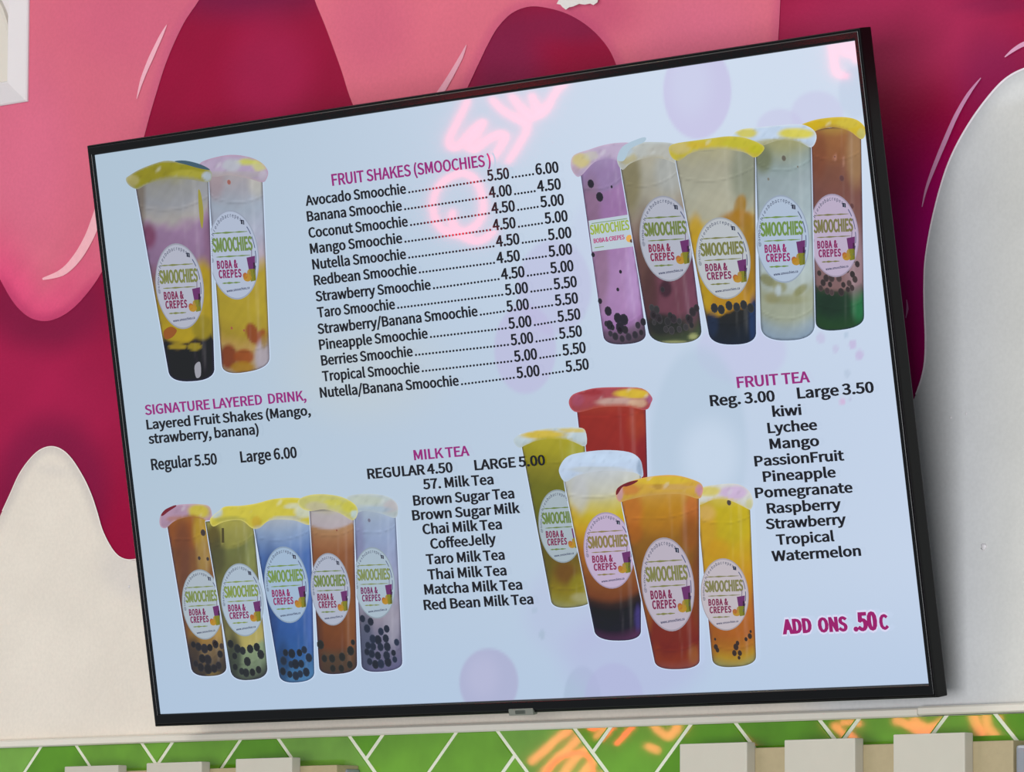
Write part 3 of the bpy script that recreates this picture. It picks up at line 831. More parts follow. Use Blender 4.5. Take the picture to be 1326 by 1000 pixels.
def label_parts(green, mag):
    green = tuple(np.array(green) * .68 + 44)
    out = []                                      # (verts in label units, faces, colour)

    def tx(s, x0, x1, base, top, col, wx, wy, tr=0):
        V, F = text_mesh(s, wx, wy, tr)
        out.append((np.column_stack([x0 + V[:, 0] * (x1 - x0), base + V[:, 1] * (top - base)]), F, col))
    tx('SMOOCHIES', -.82, .79, -.09, -.38, green, 26, 13)
    tx('BOBA &', -.70, .12, .29, .12, mag, 26, 14, 44)
    tx('CREPES', -.67, .24, .50, .33, mag, 26, 14, 44)
    for (x0, x1, b, t) in ((-.72, .64, -.50, .018), (-.70, .66, .03, .016), (-.56, .16, .62, .02)):
        n = 9
        xs_ = np.linspace(x0, x1, n)
        w = t * np.array([.3, .9, .5, 1.3, .8, .4, 1, .6, .3])
        V = np.vstack([np.column_stack([xs_, b - w]), np.column_stack([xs_, b + w])])
        out.append((V, [(i, i + 1, n + i + 1, n + i) for i in range(n - 1)], green))
    # handle written round the upper rim, then a small square mark
    s = '@smoochiesbobacrepes'
    for i, ch in enumerate(s):
        adv, V, F = glyph(ch, 5, 4)
        if not len(V): continue
        a = math.radians(186 - i * 6.5)
        sc = .085 / 257
        px, py = (V[:, 0] - adv / 2) * sc * 1.1, V[:, 1] * sc
        r = .84 + py
        an = a - px / .84
        out.append((np.column_stack([r * np.cos(an), -r * np.sin(an)]), F, (88, 96, 124)))
    a = math.radians(56)
    c0 = np.array([.86 * math.cos(a), -.86 * math.sin(a)])
    out.append((c0 + np.array([(-.065, -.06), (.065, -.04), (.065, .06), (-.065, .04)]), [(0, 1, 2, 3)], (28, 34, 64)))
    out.append((c0 + np.array([(-.01, -.03), (.03, -.03), (.03, .05), (-.01, .05)]), [(0, 1, 2, 3)], (190, 200, 220)))
    for lo, hi in ((44, 30), (26, 8), (4, -14), (-18, -34)):      # finer print down the right rim
        an = np.radians(np.linspace(lo, hi, 5))
        V = np.vstack([np.column_stack([.86 * np.cos(an), -.86 * np.sin(an)]), np.column_stack([.89 * np.cos(an), -.89 * np.sin(an)])])
        out.append((V, [(i, i + 1, 6 + i, 5 + i) for i in range(4)], (96, 108, 150)))
    V, F = text_mesh('www.smoochies.ca', 12, 9)
    out.append((np.column_stack([-.42 + V[:, 0] * .92, .80 - V[:, 1] * .055 - .05 * (V[:, 0] - .5)]), F, (60, 68, 110)))
    # mark at the right: a tall drink beside fruit and a crepe
    out.append((np.array([(.50, .08), (.84, .05), (.80, .34), (.54, .34)]), [(0, 1, 2, 3)], (124, 48, 122)))
    out.append((np.array([(.54, .34), (.80, .34), (.78, .60), (.58, .62)]), [(0, 1, 2, 3)], (150, 150, 30)))
    out.append((np.array([(.74, .20), (.82, .20), (.785, .58), (.70, .60)]), [(0, 1, 2, 3)], (46, 32, 40)))
    out.append((np.array([(.72, -.10), (.75, -.10), (.72, .08), (.69, .08)]), [(0, 1, 2, 3)], (140, 120, 150)))
    for cx, cy, rx, ry, col in ((.46, .53, .17, .085, (216, 164, 44)), (.38, .48, .10, .07, (206, 120, 60)), (.54, .44, .08, .09, (200, 160, 70))):
        an = np.arange(12) / 12 * 2 * np.pi
        out.append((np.column_stack([cx + rx * np.cos(an), cy + ry * np.sin(an)]), [tuple(range(12))], col))
    return out


def cup_label(depth, c, hw, hh, paper, green=LGREEN, mag=MAGENTA, rslope=-.06, lean=.10, label='round white shop label'):
    c = np.array(c, float)
    rv = np.array([hw, hw * rslope])
    dv = np.array([hh * lean, hh])
    s = Sheet(depth)
    an = np.arange(48) / 48 * 2 * np.pi
    for rad, col, dz in ((1.0, np.array(paper) * .86, 0), (.965, np.array(paper), .00001)):
        P = c + np.outer(rad * np.cos(an), rv) + np.outer(rad * np.sin(an), dv)
        s.put(P, [tuple(range(48))], (.74 * lin(np.clip(col, 0, 255))), dz)
    # slightly shaded lower half of the paper
    for V, F, col in label_parts(green, mag):
        P = c + V[:, :1] * rv + V[:, 1:] * dv
        s.put(P, F, lin(col) * .62, .00003)
    return s.build('drink_label', screen, label)


class Cup:
    def __init__(s, idx, TL, TR, BR, BL, sag, stops, extra=(), pearls=(), step=2.6, bow=0.0, edge=.34, label=None, topsag=6, wav=0.0):
        s.d = .0003 + idx * .00016
        TL, TR, BR, BL = [np.array(p, float) for p in (TL, TR, BR, BL)]
        TL, TR = TL + (TL - BL) * .035, TR + (TR - BR) * .035
        s.TL, s.TR, s.BR, s.BL, s.sag = TL, TR, BR, BL, sag
        pts = []
        for t in np.linspace(0, 1, 9):
            pts.append(TL + (BL - TL) * t)
        mid, half = (BL + BR) / 2, (BR - BL) / 2
        ax = (BL + BR) / 2 - (TL + TR) / 2
        ax /= np.hypot(*ax)
        for a in np.linspace(math.pi, 0, 19)[1:-1]:
            ca, sa = math.cos(a), math.sin(a)
            pts.append(mid + half * np.sign(ca) * abs(ca) ** .8 + ax * sag * sa ** .75)
        for t in np.linspace(1, 0, 9):
            pts.append(TR + (BR - TR) * t)
        s.outline = np.array(pts)
        s.sheet = Sheet(s.d)
        vs_, cs_ = [q[0] for q in stops], np.array([lin(q[1]) for q in stops])

        def fn(P, d):
            u, v = s.uv(P)
            vv = v - (topsag / 100) * 0 + wav * wob(P, 5.0)
            c = np.column_stack([np.interp(vv, vs_, cs_[:, k]) for k in range(3)])
            for op in extra:
                c = mix(c, op[4], ell(P, op[0], op[1], op[2], op[3], *(op[6:] if len(op) > 6 else (.45,))) * op[5])
            c = c * (1 + .16 * (u - .5))[:, None]
            hl = np.exp(-((u - .80) / .03) ** 2) * .045 + np.exp(-((u - .62) / .02) ** 2) * .02
            c = c + hl[:, None] * (1 - smoothstep(.9, 1.0, v))[:, None]
            for rb, w_, a_ in ((.168, .0035, .16), (.90, .004, .14)):            # moulded rings of the cup
                c = c * (1 - a_ * np.exp(-((v - rb) / w_) ** 2))[:, None]
                c = c * (1 + a_ * .8 * np.exp(-((v - rb + .012) / w_) ** 2))[:, None]
            c = c * (1 + .05 * wob(P, 6.0, s.d * 1e4) + .03 * wob(P, 2.3, 1.7))[:, None]
            c = mix(c, (34, 34, 58), smoothstep(2.6, .2, d) * edge * 2.0)        # dark line round the cut-out
            return np.maximum(c - .010, 0)
        grow = s.outline + 0
        cen_ = s.outline.mean(0)
        e1 = s.outline - np.roll(s.outline, 1, 0); e2 = np.roll(s.outline, -1, 0) - s.outline
        nn = np.column_stack([e1[:, 1] + e2[:, 1], -(e1[:, 0] + e2[:, 0])])
        nn /= np.maximum(np.hypot(nn[:, 0], nn[:, 1]), 1e-6)[:, None]
        if ((s.outline - cen_) * nn).sum() < 0: nn = -nn
        s.sheet.area(s.outline + nn * 1.1, lambda P, d: np.tile(lin((200, 216, 240)), (len(P), 1)), 40, -.00003)
        s.topcol = np.array([lin(q[1]) for q in stops][0])
        s.sheet.area(s.outline, fn, step)
        for (x, y, r, col) in pearls:
            s.pearl(x, y, r, col)

    def uv(s, P):
        a0, a1 = (s.TL + s.TR) / 2, (s.BL + s.BR) / 2
        ax = a1 - a0
        L = np.hypot(*ax)
        ax = ax / L
        full = L + s.sag
        v = ((P - a0) @ ax)
        t = np.clip(v / L, 0, 1.1)[:, None]
        Lp, Rp = s.TL + (s.BL - s.TL) * t, s.TR + (s.BR - s.TR) * t
        w = Rp[:, 0] - Lp[:, 0]
        u = np.clip((P[:, 0] - Lp[:, 0]) / w, 0, 1)
        # follow the slope of the rim and its curve
        sl = (s.TR - s.TL)[1] / (s.TR - s.TL)[0]
        v = v - (u - .5) * w * sl * .5 - s.sag * .6 * (1 - (2 * u - 1) ** 2) + s.sag * .6
        return u, v / full

    def pearl(s, x, y, r, col):
        n = 9
        a = np.arange(n) / n * 2 * np.pi + random.random()
        for k, (f, cc) in enumerate(((1.08, .35), (.84, 0))):
            P = np.column_stack([x + r * f * np.cos(a) * .88 + r * f * np.sin(a) * .12, y + r * f * 1.2 * np.sin(a)])
            base = np.array(col, float)
            s.sheet.put(P, [tuple(range(n))], lin(np.clip(base + (14 if k == 0 else 0), 0, 255)), .00001 * (k + 1))

    def scatter(s, v0, v1, n, r, col, seed=0, jit=.25, ulo=.08, uhi=.92, light=None):
        """rows of tapioca pearls between two heights"""
        rnd = random.Random(seed)
        a0, a1 = (s.TL + s.TR) / 2, (s.BL + s.BR) / 2
        L = np.hypot(*(a1 - a0))
        rows = max(1, int((v1 - v0) * (L + s.sag) / (r * 2.15)))
        for k in range(rows):
            v = v0 + (v1 - v0) * (k + .5) / rows
            for i in range(n):
                u = ulo + (uhi - ulo) * ((i + (.5 if k % 2 else .15)) / n) + rnd.uniform(-.03, .03)
                if u > .95 or u < .05: continue
                dens = rnd.random()
                if dens < jit * (1 - k / rows): continue
                t = v * (L + s.sag) / L
                Lp, Rp = s.TL + (s.BL - s.TL) * t, s.TR + (s.BR - s.TR) * t
                p = Lp + (Rp - Lp) * u
                y = p[1] + s.sag * .9 * ((1 - (2 * u - 1) ** 2)) - s.sag * .9
                # keep inside the rounded foot
                if dist_outline(np.array([[p[0], y]]), s.outline)[0] < r * .8 or not inside(np.array([[p[0], y]]), s.outline)[0]: continue
                rr = r * rnd.uniform(.8, 1.15) * (1 - .25 * abs(2 * u - 1))
                cc = np.array(col, float) * rnd.uniform(.8, 1.35)
                s.pearl(p[0] + rnd.uniform(-1, 1), y + rnd.uniform(-1, 1), rr, cc)

    def lid(s, pts, base, blobs=(), rim=(225, 230, 240), rimw=2.2, step=2.4):
        O = catmull(pts, 4)

        def fn(P, d):
            c = np.tile(lin(base), (len(P), 1))
            for (cx, cy, rx, ry, col, a) in blobs:
                c = mix(c, col, ell(P, cx, cy, rx, ry, .28, 0, .12) * a)
            lo_, hi_ = P.min(0), P.max(0)
            v = (P[:, 1] - lo_[1]) / max(hi_[1] - lo_[1], 1)
            c = c * (1 - .14 * smoothstep(.5, 1, v))[:, None]
            c = mix(c, (214, 220, 222), (smoothstep(.6, .95, wob(P, 5.5, 1.3 + lo_[0])) * smoothstep(.75, .3, v)) * .3)
            c = c * (1 - .10 * smoothstep(.45, .9, wob(P, 3.2, 4.0 + lo_[0])))[:, None]
            c = mix(c, rim, smoothstep(rimw, 0, d) * .4)
            yb = np.array([O[np.abs(O[:, 0] - x) < 7][:, 1].max() for x in P[:, 0]])      # lower edge melts into the drink
            u_ = (P[:, 0] - s.TL[0]) / (s.TR[0] - s.TL[0])
            k = smoothstep(6.5, 0, yb - P[:, 1]) * smoothstep(.0, .12, u_) * smoothstep(1.0, .88, u_)
            c = c * (1 - k[:, None]) + s.topcol * (1 + .16 * (u_ - .5))[:, None] * k[:, None]
            return np.maximum(c * (1 + .05 * wob(P, 4.0, 2.2))[:, None] - .010, 0)
        s.sheet.area(O, fn, step, .00004)

    def done(s, label):
        return s.sheet.build('drink_picture', screen, label)


DK = (20, 18, 22)
PAPERC = (205, 213, 230)
Z = lambda k: .0003 + k * .00016 + .00009


def build_cups():
    # ---- signature layered pair, top left
    c = Cup(0, (269, 224), (340, 232), (349, 461), (287, 471), 16,
            [(0, (168, 158, 160)), (.1, (152, 152, 162)), (.2, (152, 163, 178)), (.34, (160, 164, 184)), (.45, (168, 156, 170)), (.49, (168, 146, 90)), (.53, (166, 144, 42)), (.72, (166, 146, 40)), (.82, (156, 134, 40)), (.87, (168, 138, 70)), (1, (160, 140, 110))],
            [(278, 236, 12, 22, (160, 136, 142), .6), (334, 236, 12, 18, (182, 180, 168), .6), (327, 432, 8, 14, (132, 62, 28), .95, .2, -20), (338, 438, 6, 12, (136, 66, 30), .9, .25, 15), (296, 462, 11, 16, (120, 52, 22), .95, .25), (316, 462, 13, 10, (140, 68, 22), .95, .25), (314, 476, 15, 8, (154, 112, 8), .9, .25), (341, 462, 11, 22, (160, 154, 168), .85, .3), (342, 442, 4, 9, (140, 110, 30), .8)], wav=.01)
    c.pearl(296.5, 236, 2.6, (150, 92, 84)); c.pearl(300, 425, 1.6, (150, 84, 50)); c.pearl(316, 428, 1.4, (150, 84, 50))
    c.lid([(258.5, 212), (274, 205), (299, 200.5), (323, 203.5), (339, 211), (347, 222), (345, 232), (339, 236), (320, 231), (297, 227), (276, 229), (262, 222)],
          (172, 156, 182), [(320, 210, 16, 4, (190, 192, 92), .95), (336, 214, 10, 8, (196, 196, 120), .8), (300, 214, 12, 8, (178, 184, 192), .8), (300, 226, 40, 5, (170, 164, 168), .7), (341, 228, 6, 7, (184, 176, 192), .8)], (190, 140, 165))
    c.done('pictured cup of layered pink and yellow smoothie')
    cup_label(Z(0), (302.5, 330), 32.5, 58, (196, 208, 232), (130, 176, 60), (160, 24, 110))
    c = Cup(1, (175, 240), (270, 232), (277.5, 474), (217.5, 478), 18,
            [(0, (140, 138, 112)), (.05, (138, 138, 136)), (.14, (142, 144, 150)), (.21, (156, 152, 150)), (.25, (150, 128, 150)), (.28, (140, 112, 144)), (.42, (132, 104, 136)), (.5, (120, 84, 100)), (.58, (150, 120, 20)), (.7, (162, 138, 2)), (.795, (160, 136, 0)), (.808, (40, 26, 16)), (.84, (22, 16, 22)), (1, (24, 18, 26))],
            [(180, 262, 8, 60, (108, 92, 74), .7), (192, 306, 10, 16, (112, 52, 82), .85), (272, 306, 8, 34, (120, 84, 112), .7), (262, 372, 14, 34, (160, 136, 6), .95, .35), (256, 404, 16, 30, (158, 136, 0), .95, .3), (232, 428, 22, 16, (166, 142, 0), .95, .2), (262, 424, 14, 16, (136, 120, 0), .95, .2), (230, 449, 12, 4, (150, 128, 0), .95, .2), (252, 449, 9, 5, (140, 122, 0), .95, .2)], wav=.014)
    c.sheet.area(catmull([(256.5, 248), (260, 250), (263.5, 275), (262, 296), (258.5, 282)], 4), lambda P, d: np.tile(lin((150, 142, 50)), (len(P), 1)), 3, .00003)
    c.sheet.area(catmull([(252, 474), (259, 469), (260, 486), (254, 489)], 4), lambda P, d: np.tile(lin((150, 150, 160)), (len(P), 1)), 3, .00003)
    c.sheet.area(catmull([(212, 429), (221, 423), (229, 428), (223, 437), (214, 439)], 4), lambda P, d: np.tile(lin((140, 76, 10)), (len(P), 1)), 3, .00002)
    c.lid([(163, 232), (168, 227), (184, 218), (212, 208.5), (232, 210), (252, 213), (270, 219), (274.5, 227), (269, 236), (244, 232.5), (212, 233), (190, 239), (178, 245), (167, 240)],
          (142, 136, 24), [(200, 224, 30, 9, (138, 130, 18), .9), (170, 234, 10, 8, (164, 156, 100), .8), (246, 226, 24, 6, (164, 158, 56), .8), (268, 228, 6, 6, (166, 180, 196), .9)], (170, 180, 190))
    c.sheet.area(catmull([(226, 209), (240, 208), (260, 213), (272, 220), (258, 218), (240, 213)], 4), lambda P, d: np.tile(lin((56, 84, 100)), (len(P), 1)), 3, .00006)
    c.done('pictured cup of purple yellow and black layered smoothie')
    cup_label(Z(1), (232.7, 370.7), 31, 55.5, (196, 200, 218), (150, 160, 50), (150, 30, 90))

    # ---- five smoothies, top right
    c = Cup(2, (751, 220), (806, 203), (836, 430), (781, 434), 14,
            [(0, (156, 136, 174)), (.08, (146, 122, 164)), (.175, (142, 120, 160)), (.19, (150, 114, 160)), (.3, (146, 108, 156)), (.5, (158, 120, 168)), (.65, (164, 128, 174)), (.82, (166, 128, 176)), (.9, (150, 108, 160)), (.93, (110, 84, 112)), (1, (70, 58, 68))],
            [(765, 270, 12, 40, (130, 102, 118), .6), (778, 350, 10, 50, (134, 102, 120), .6), (820, 360, 10, 50, (174, 142, 192), .6)])
    for x, y, r in ((765, 238, 4.5), (776.5, 255, 5), (792, 242, 1.5), (803.5, 352, 2), (800, 375, 2), (787.5, 403, 5), (800, 412, 5.5), (808, 414, 6), (789.5, 421, 5), (803, 424, 6), (833, 417, 4), (768, 330, 2.5), (777, 390, 3)):
        c.pearl(x, y, r, (26, 20, 34))
    c.scatter(.90, .99, 6, 4.2, (34, 28, 38), 3)
    # lower jacket of pearls and clear foot
    c.lid([(739, 214), (743, 201), (762, 194), (781, 188), (800, 185), (818, 186), (822, 200), (806, 210), (790, 206), (770, 210), (752, 228), (744, 226)],
          (184, 168, 196), [(752, 208, 12, 10, (202, 190, 126), .9), (765, 202, 10, 6, (190, 190, 170), .6), (745, 220, 6, 6, (184, 160, 176), .7)], (214, 190, 210))
    # band label
    s = c.sheet
    q = [(762, 286), (816.5, 277.5), (821.5, 319), (767, 326)]
    s.area(np.array(q), lambda P, d: np.tile(lin((182, 196, 208)), (len(P), 1)), 20, .00003)
    s.text('SMOOCHIES', (764.5, 304), (815.5, 297), 12, (150, 172, 50), 18, 8, .00005)
    s.text('BOBA & CREPES', (769, 315), (809, 309.5), 5.5, (176, 60, 120), 20, 10, .00005)
    for (a, b_, yy) in ((766, 812, 288.5), (770, 782, 320.5)):
        s.put(np.array([(a, yy + (770 - a) * .14), (b_, yy - (b_ - 770) * .14), (b_, yy - (b_ - 770) * .14 + 1), (a, yy + (770 - a) * .14 + 1)]), [(0, 1, 2, 3)], lin((120, 150, 90)), .00005)
    s.dot((815, 309), 4.5, (222, 170, 80), .00005, 9, 5); s.dot((818, 312), 2.5, (90, 60, 50), .00006)
    c.done('pictured cup of purple smoothie with a band label')
    c = Cup(3, (803, 214), (880, 200), (908, 424), (839, 426), 20,
            [(0, (170, 166, 148)), (.1, (162, 160, 146)), (.25, (156, 152, 138)), (.4, (140, 122, 112)), (.5, (118, 82, 86)), (.6, (106, 62, 76)), (.85, (104, 60, 74)), (.9, (60, 50, 50)), (.96, (54, 60, 44)), (1, (60, 72, 50))],
            [(816, 234, 14, 44, (126, 118, 84), .85), (866, 222, 18, 30, (160, 166, 168), .6), (836, 330, 12, 60, (92, 70, 56), .7), (842, 385, 10, 40, (76, 50, 50), .8), (862, 374, 8, 11, (52, 32, 42), .85, .25), (896, 380, 10, 40, (112, 66, 88), .6), (856, 420, 18, 14, (38, 40, 38), .95, .3), (874, 424, 14, 8, (40, 42, 38), .95, .3), (875, 443, 24, 2.2, (168, 172, 116), .8), (898, 436, 6, 4, (160, 166, 110), .8)])
    c.scatter(.83, .95, 7, 4.6, (36, 34, 36), 5)
    for x, y, r in ((846, 408, 5), (853, 412, 5), (897, 404, 5), (893, 414, 5), (902, 399, 4), (858, 375, 3), (872, 413, 5)): c.pearl(x, y, r, (38, 30, 36))
    c.lid([(799, 208), (805, 194), (826, 185), (852, 184), (872, 186), (886, 194), (884, 214), (860, 206), (836, 205), (816, 212), (806, 220)],
          (180, 184, 180), [(814, 206, 12, 8, (176, 166, 116), .7), (806, 196, 14, 8, (178, 196, 210), .8), (860, 196, 24, 8, (176, 176, 168), .7)], (206, 220, 226))
    c.sheet.area(catmull([(799, 206), (806, 190), (826, 180), (836, 178), (834, 184), (816, 193), (808, 208)], 4), lambda P, d: np.tile(lin((172, 194, 210)), (len(P), 1)), 3, .00006)
    c.done('pictured cup of cream and plum smoothie with pearls')
    cup_label(Z(3), (862.8, 309), 34.4, 55.5, (196, 200, 216), (130, 158, 44), (160, 30, 84))
    c = Cup(5, (978, 188), (1050, 184), (1055, 418), (985, 420), 22,
            [(0, (158, 156, 108)), (.06, (150, 152, 116)), (.11, (142, 152, 140)), (.16, (140, 156, 156)), (.22, (146, 160, 164)), (.4, (158, 174, 180)), (.6, (168, 184, 188)), (.74, (166, 178, 176)), (.80, (152, 158, 136)), (.9, (152, 160, 142)), (.95, (142, 158, 166)), (1, (130, 150, 170))],
            [(988, 206, 12, 18, (112, 118, 86), .85), (994, 363, 12, 7, (122, 122, 74), .85, .35, 30), (1010, 371, 9, 8, (136, 136, 92), .8, .35, 20), (1036, 376, 11, 5, (124, 124, 72), .8, .35, -40), (1000, 386, 10, 7, (136, 132, 88), .7), (1022, 388, 22, 6, (136, 138, 100), .6), (1008, 376, 4, 7, (176, 190, 196), .9)])
    c.pearl(1015, 205, 3, (96, 92, 80)); c.pearl(1033, 216, 1.2, (120, 118, 110)); c.pearl(995, 232, 1.6, (120, 118, 110))
    c.lid([(946, 177), (958, 168), (980, 165), (994, 163.5), (1026, 161), (1042, 162), (1055, 170), (1057, 181), (1050, 191), (1034, 184), (1008, 182), (982, 190), (962, 186)],
          (190, 208, 230), [(1030, 173, 22, 7, (212, 202, 70), .95), (966, 172, 14, 7, (206, 196, 70), .9), (1006, 184, 30, 4, (178, 174, 118), .8)], (232, 236, 236))
    c.done('pictured cup of pale smoothie with clear jelly')
    cup_label(Z(5), (1013.5, 309.5), 34.5, 57, (194, 212, 236), (130, 186, 50), (176, 26, 120), rslope=-.05, lean=.06)
    c = Cup(4, (1050, 176), (1115, 170), (1119, 408), (1056, 415), 16,
            [(0, (170, 134, 62)), (.05, (146, 96, 56)), (.14, (138, 88, 56)), (.2, (122, 78, 60)), (.35, (116, 74, 66)), (.5, (120, 84, 78)), (.65, (134, 104, 108)), (.8, (126, 96, 96)), (.812, (56, 60, 46)), (.84, (32, 58, 38)), (.92, (30, 60, 38)), (1, (34, 66, 34))],
            [(1108, 200, 12, 40, (154, 122, 84), .75), (1060, 200, 10, 30, (122, 68, 46), .6), (1076, 395, 18, 16, (28, 46, 34), .7), (1112, 396, 9, 20, (36, 108, 64), .85), (1108, 340, 12, 40, (150, 124, 132), .7), (1081, 204, 1.6, 5, (176, 124, 104), .9), (1092, 209, 1.6, 6, (164, 118, 96), .8)])
    for x, y, r in ((1090, 231, 3.4), (1103, 267, 3), (1081, 203, 0.8)): c.pearl(x, y, r, (92, 56, 54))
    c.scatter(.60, .83, 6, 4.0, (52, 40, 40), 9, .35)
    c.lid([(1034, 164), (1046, 158), (1064, 153.5), (1090, 151.5), (1109, 155), (1120, 165), (1120, 176), (1114, 180), (1100, 170), (1080, 165), (1060, 168), (1048, 174), (1036, 172)],
          (204, 178, 44), [(1056, 164, 14, 9, (200, 168, 20), .8), (1098, 160, 16, 6, (206, 188, 70), .6), (1116, 174, 6, 8, (196, 196, 120), .7)], (230, 205, 110))
    c.done('pictured cup of brown smoothie with a green bottom layer')
    cup_label(Z(4), (1080, 305), 32, 54, (208, 192, 220), (150, 142, 60), (160, 30, 110), rslope=-.05, lean=.06)
    c = Cup(7, (874, 204), (978, 196), (979, 427), (917, 428), 19,
            [(0, (166, 162, 130)), (.1, (162, 160, 140)), (.25, (168, 168, 150)), (.36, (168, 166, 144)), (.42, (176, 156, 84)), (.47, (180, 140, 34)), (.8, (172, 128, 28)), (.825, (160, 116, 26)), (.84, (36, 36, 34)), (.9, (30, 33, 36)), (1, (26, 34, 46))],
            [(964, 225, 18, 40, (126, 132, 114), .85), (958, 268, 8, 16, (150, 112, 24), .95, .25, 12), (955, 284, 22, 12, (156, 112, 28), .95, .3), (968, 330, 12, 50, (146, 108, 28), .9, .25), (901, 312, 10, 34, (188, 152, 36), .9, .3), (926, 262, 24, 18, (170, 168, 148), .85, .4), (911, 380, 12, 26, (178, 146, 28), .9, .3), (928, 402, 12, 8, (176, 134, 24), .95, .2), (922, 420, 8, 16, (34, 48, 76), .7), (975, 415, 5, 30, (32, 54, 96), .8)], wav=.012)
    for x, y in ((925, 399), (934, 401), (944, 396), (954, 398), (963, 395), (972, 399)): c.pearl(x, y, 5, (32, 34, 36))
    c.lid([(866, 192), (874, 186), (900, 182), (922, 179), (943, 176.5), (962, 178), (980, 184), (990, 192), (978, 204), (962, 197), (930, 194), (896, 198), (880, 208), (870, 204)],
          (194, 180, 56), [(880, 192, 14, 8, (192, 178, 118), .8), (960, 185, 24, 6, (188, 182, 50), .8), (905, 188, 16, 4, (202, 176, 54), .8), (980, 193, 10, 6, (184, 180, 36), .9)], (206, 196, 110))
    c.done('pictured cup of cream and mango smoothie over black pearls')
    cup_label(Z(7), (936.5, 334.5), 35, 53, (206, 212, 218), (146, 150, 50), (150, 34, 96))

    # ---- milk teas, bottom left
    c = Cup(8, (215.6, 676), (270, 664), (293, 861), (247, 863), 14,
            [(0, (150, 98, 40)), (.08, (140, 80, 36)), (.2, (128, 74, 40)), (.24, (118, 76, 46)), (.4, (122, 82, 48)), (.6, (128, 86, 48)), (.76, (150, 114, 50)), (.85, (116, 96, 66)), (.95, (70, 60, 50)), (1, (60, 54, 46))],
            [(260, 686, 10, 26, (168, 138, 40), .85), (264, 720, 9, 24, (154, 126, 66), .8), (236, 712, 10, 40, (106, 62, 42), .7), (240, 780, 8, 60, (100, 62, 48), .7), (286, 800, 10, 34, (168, 138, 72), .8), (250, 846, 10, 22, (46, 40, 42), .8), (278, 874, 10, 3, (140, 118, 60), .7)])
    c.scatter(.80, .99, 5, 5.0, (22, 20, 24), 2)
    for x, y, r in ((278, 833, 3.6), (287, 837, 3.2), (258, 723, 2), (269, 724, 2), (263, 690, 3.5)): c.pearl(x, y, r, (58, 46, 42))
    c.lid([(206.5, 673), (211, 663), (226, 655), (240, 653), (258, 653), (272, 657), (274, 676), (262, 672), (244, 670), (226, 675), (215, 684), (208, 682)],
          (168, 138, 162), [(258, 662, 14, 10, (192, 178, 56), .95), (230, 672, 14, 4, (166, 112, 96), .7)], (216, 190, 206))
    c.sheet.area(catmull([(208.5, 667), (214, 660), (226, 654.5), (228, 656), (219, 662), (211, 668)], 4), lambda P, d: np.tile(lin((112, 10, 34)), (len(P), 1)), 3, .00006)
    c.done('pictured cup of orange milk tea with pearls')
    cup_label(Z(8), (262, 783), 26, 45.5, (190, 204, 216), (150, 180, 60), (150, 24, 96))
    c = Cup(9, (267, 682), (328, 676), (346, 862), (298, 866), 17,
            [(0, (160, 154, 68)), (.08, (144, 140, 72)), (.17, (134, 132, 66)), (.19, (104, 108, 60)), (.4, (104, 104, 58)), (.6, (128, 122, 72)), (.72, (164, 154, 88)), (.79, (168, 156, 90)), (.82, (128, 146, 112)), (.93, (104, 120, 96)), (1, (60, 66, 60))],
            [(277, 696, 9, 18, (88, 76, 36), .9), (282, 722, 10, 26, (76, 74, 46), .8), (326, 720, 8, 26, (128, 134, 76), .7), (296, 800, 10, 60, (84, 84, 56), .75), (304, 850, 9, 28, (40, 44, 44), .8), (287, 694, 1.2, 12, (160, 152, 80), .9)])
    c.sheet.put(np.array([(287, 684), (290, 684), (290.5, 703), (287, 703)]), [(0, 1, 2, 3)], lin((70, 62, 22)), .00003)
    c.scatter(.78, .99, 5, 5.2, (20, 24, 26), 12)
    c.done('pictured cup of olive green matcha milk tea')
    cup_label(Z(9), (313.6, 777), 27.5, 47.3, (190, 208, 226), (160, 196, 50), (156, 24, 104))
    c = Cup(12, (458, 664), (512, 660), (521, 856), (468, 860), 12,
            [(0, (164, 178, 190)), (.1, (148, 164, 190)), (.2, (140, 156, 188)), (.4, (140, 148, 180)), (.6, (146, 144, 164)), (.68, (140, 134, 150)), (.8, (112, 110, 134)), (.92, (100, 98, 124)), (1, (88, 88, 122))],
            [(464, 720, 8, 60, (124, 122, 160), .6), (474, 832, 9, 40, (64, 74, 96), .7), (508, 812, 10, 24, (152, 150, 166), .6)])
    c.scatter(.68, .98, 5, 4.8, (20, 28, 46), 21, .4)
    c.pearl(478, 674, 2, (110, 110, 130))
    c.lid([(448, 650), (452, 642), (477, 639.5), (500, 642.5), (513, 651), (515.5, 662), (511, 671), (492, 665), (470, 662), (456, 668), (450, 662)],
          (176, 188, 190), [(472, 648, 22, 6, (182, 192, 178), .8), (506, 656, 10, 8, (182, 176, 180), .8), (484, 660, 24, 4, (158, 178, 198), .7)], (206, 216, 224))
    c.done('pictured cup of pale lavender milk tea')
    cup_label(Z(12), (485, 755), 26.5, 46.3, (186, 206, 222), (160, 184, 80), (140, 40, 110), rslope=-.04, lean=.08)
    c = Cup(13, (401, 668), (458, 664), (462.5, 858), (413, 862), 13,
            [(0, (184, 178, 148)), (.04, (174, 168, 170)), (.115, (172, 162, 168)), (.13, (162, 124, 88)), (.2, (150, 104, 70)), (.28, (132, 82, 50)), (.5, (118, 70, 38)), (.75, (112, 64, 34)), (.84, (104, 60, 36)), (.89, (80, 62, 46)), (1, (70, 54, 44))],
            [(412, 830, 6, 40, (84, 50, 36), .7), (454, 800, 7, 50, (128, 80, 42), .6)])
    for x, y, r in ((415, 835, 5), (430, 853, 4.5), (443, 851, 4.6), (454, 843, 5), (420, 853, 4), (431, 866, 4), (442, 866, 4), (453, 861, 4), (457, 832, 3)): c.pearl(x, y, r, (24, 24, 20))
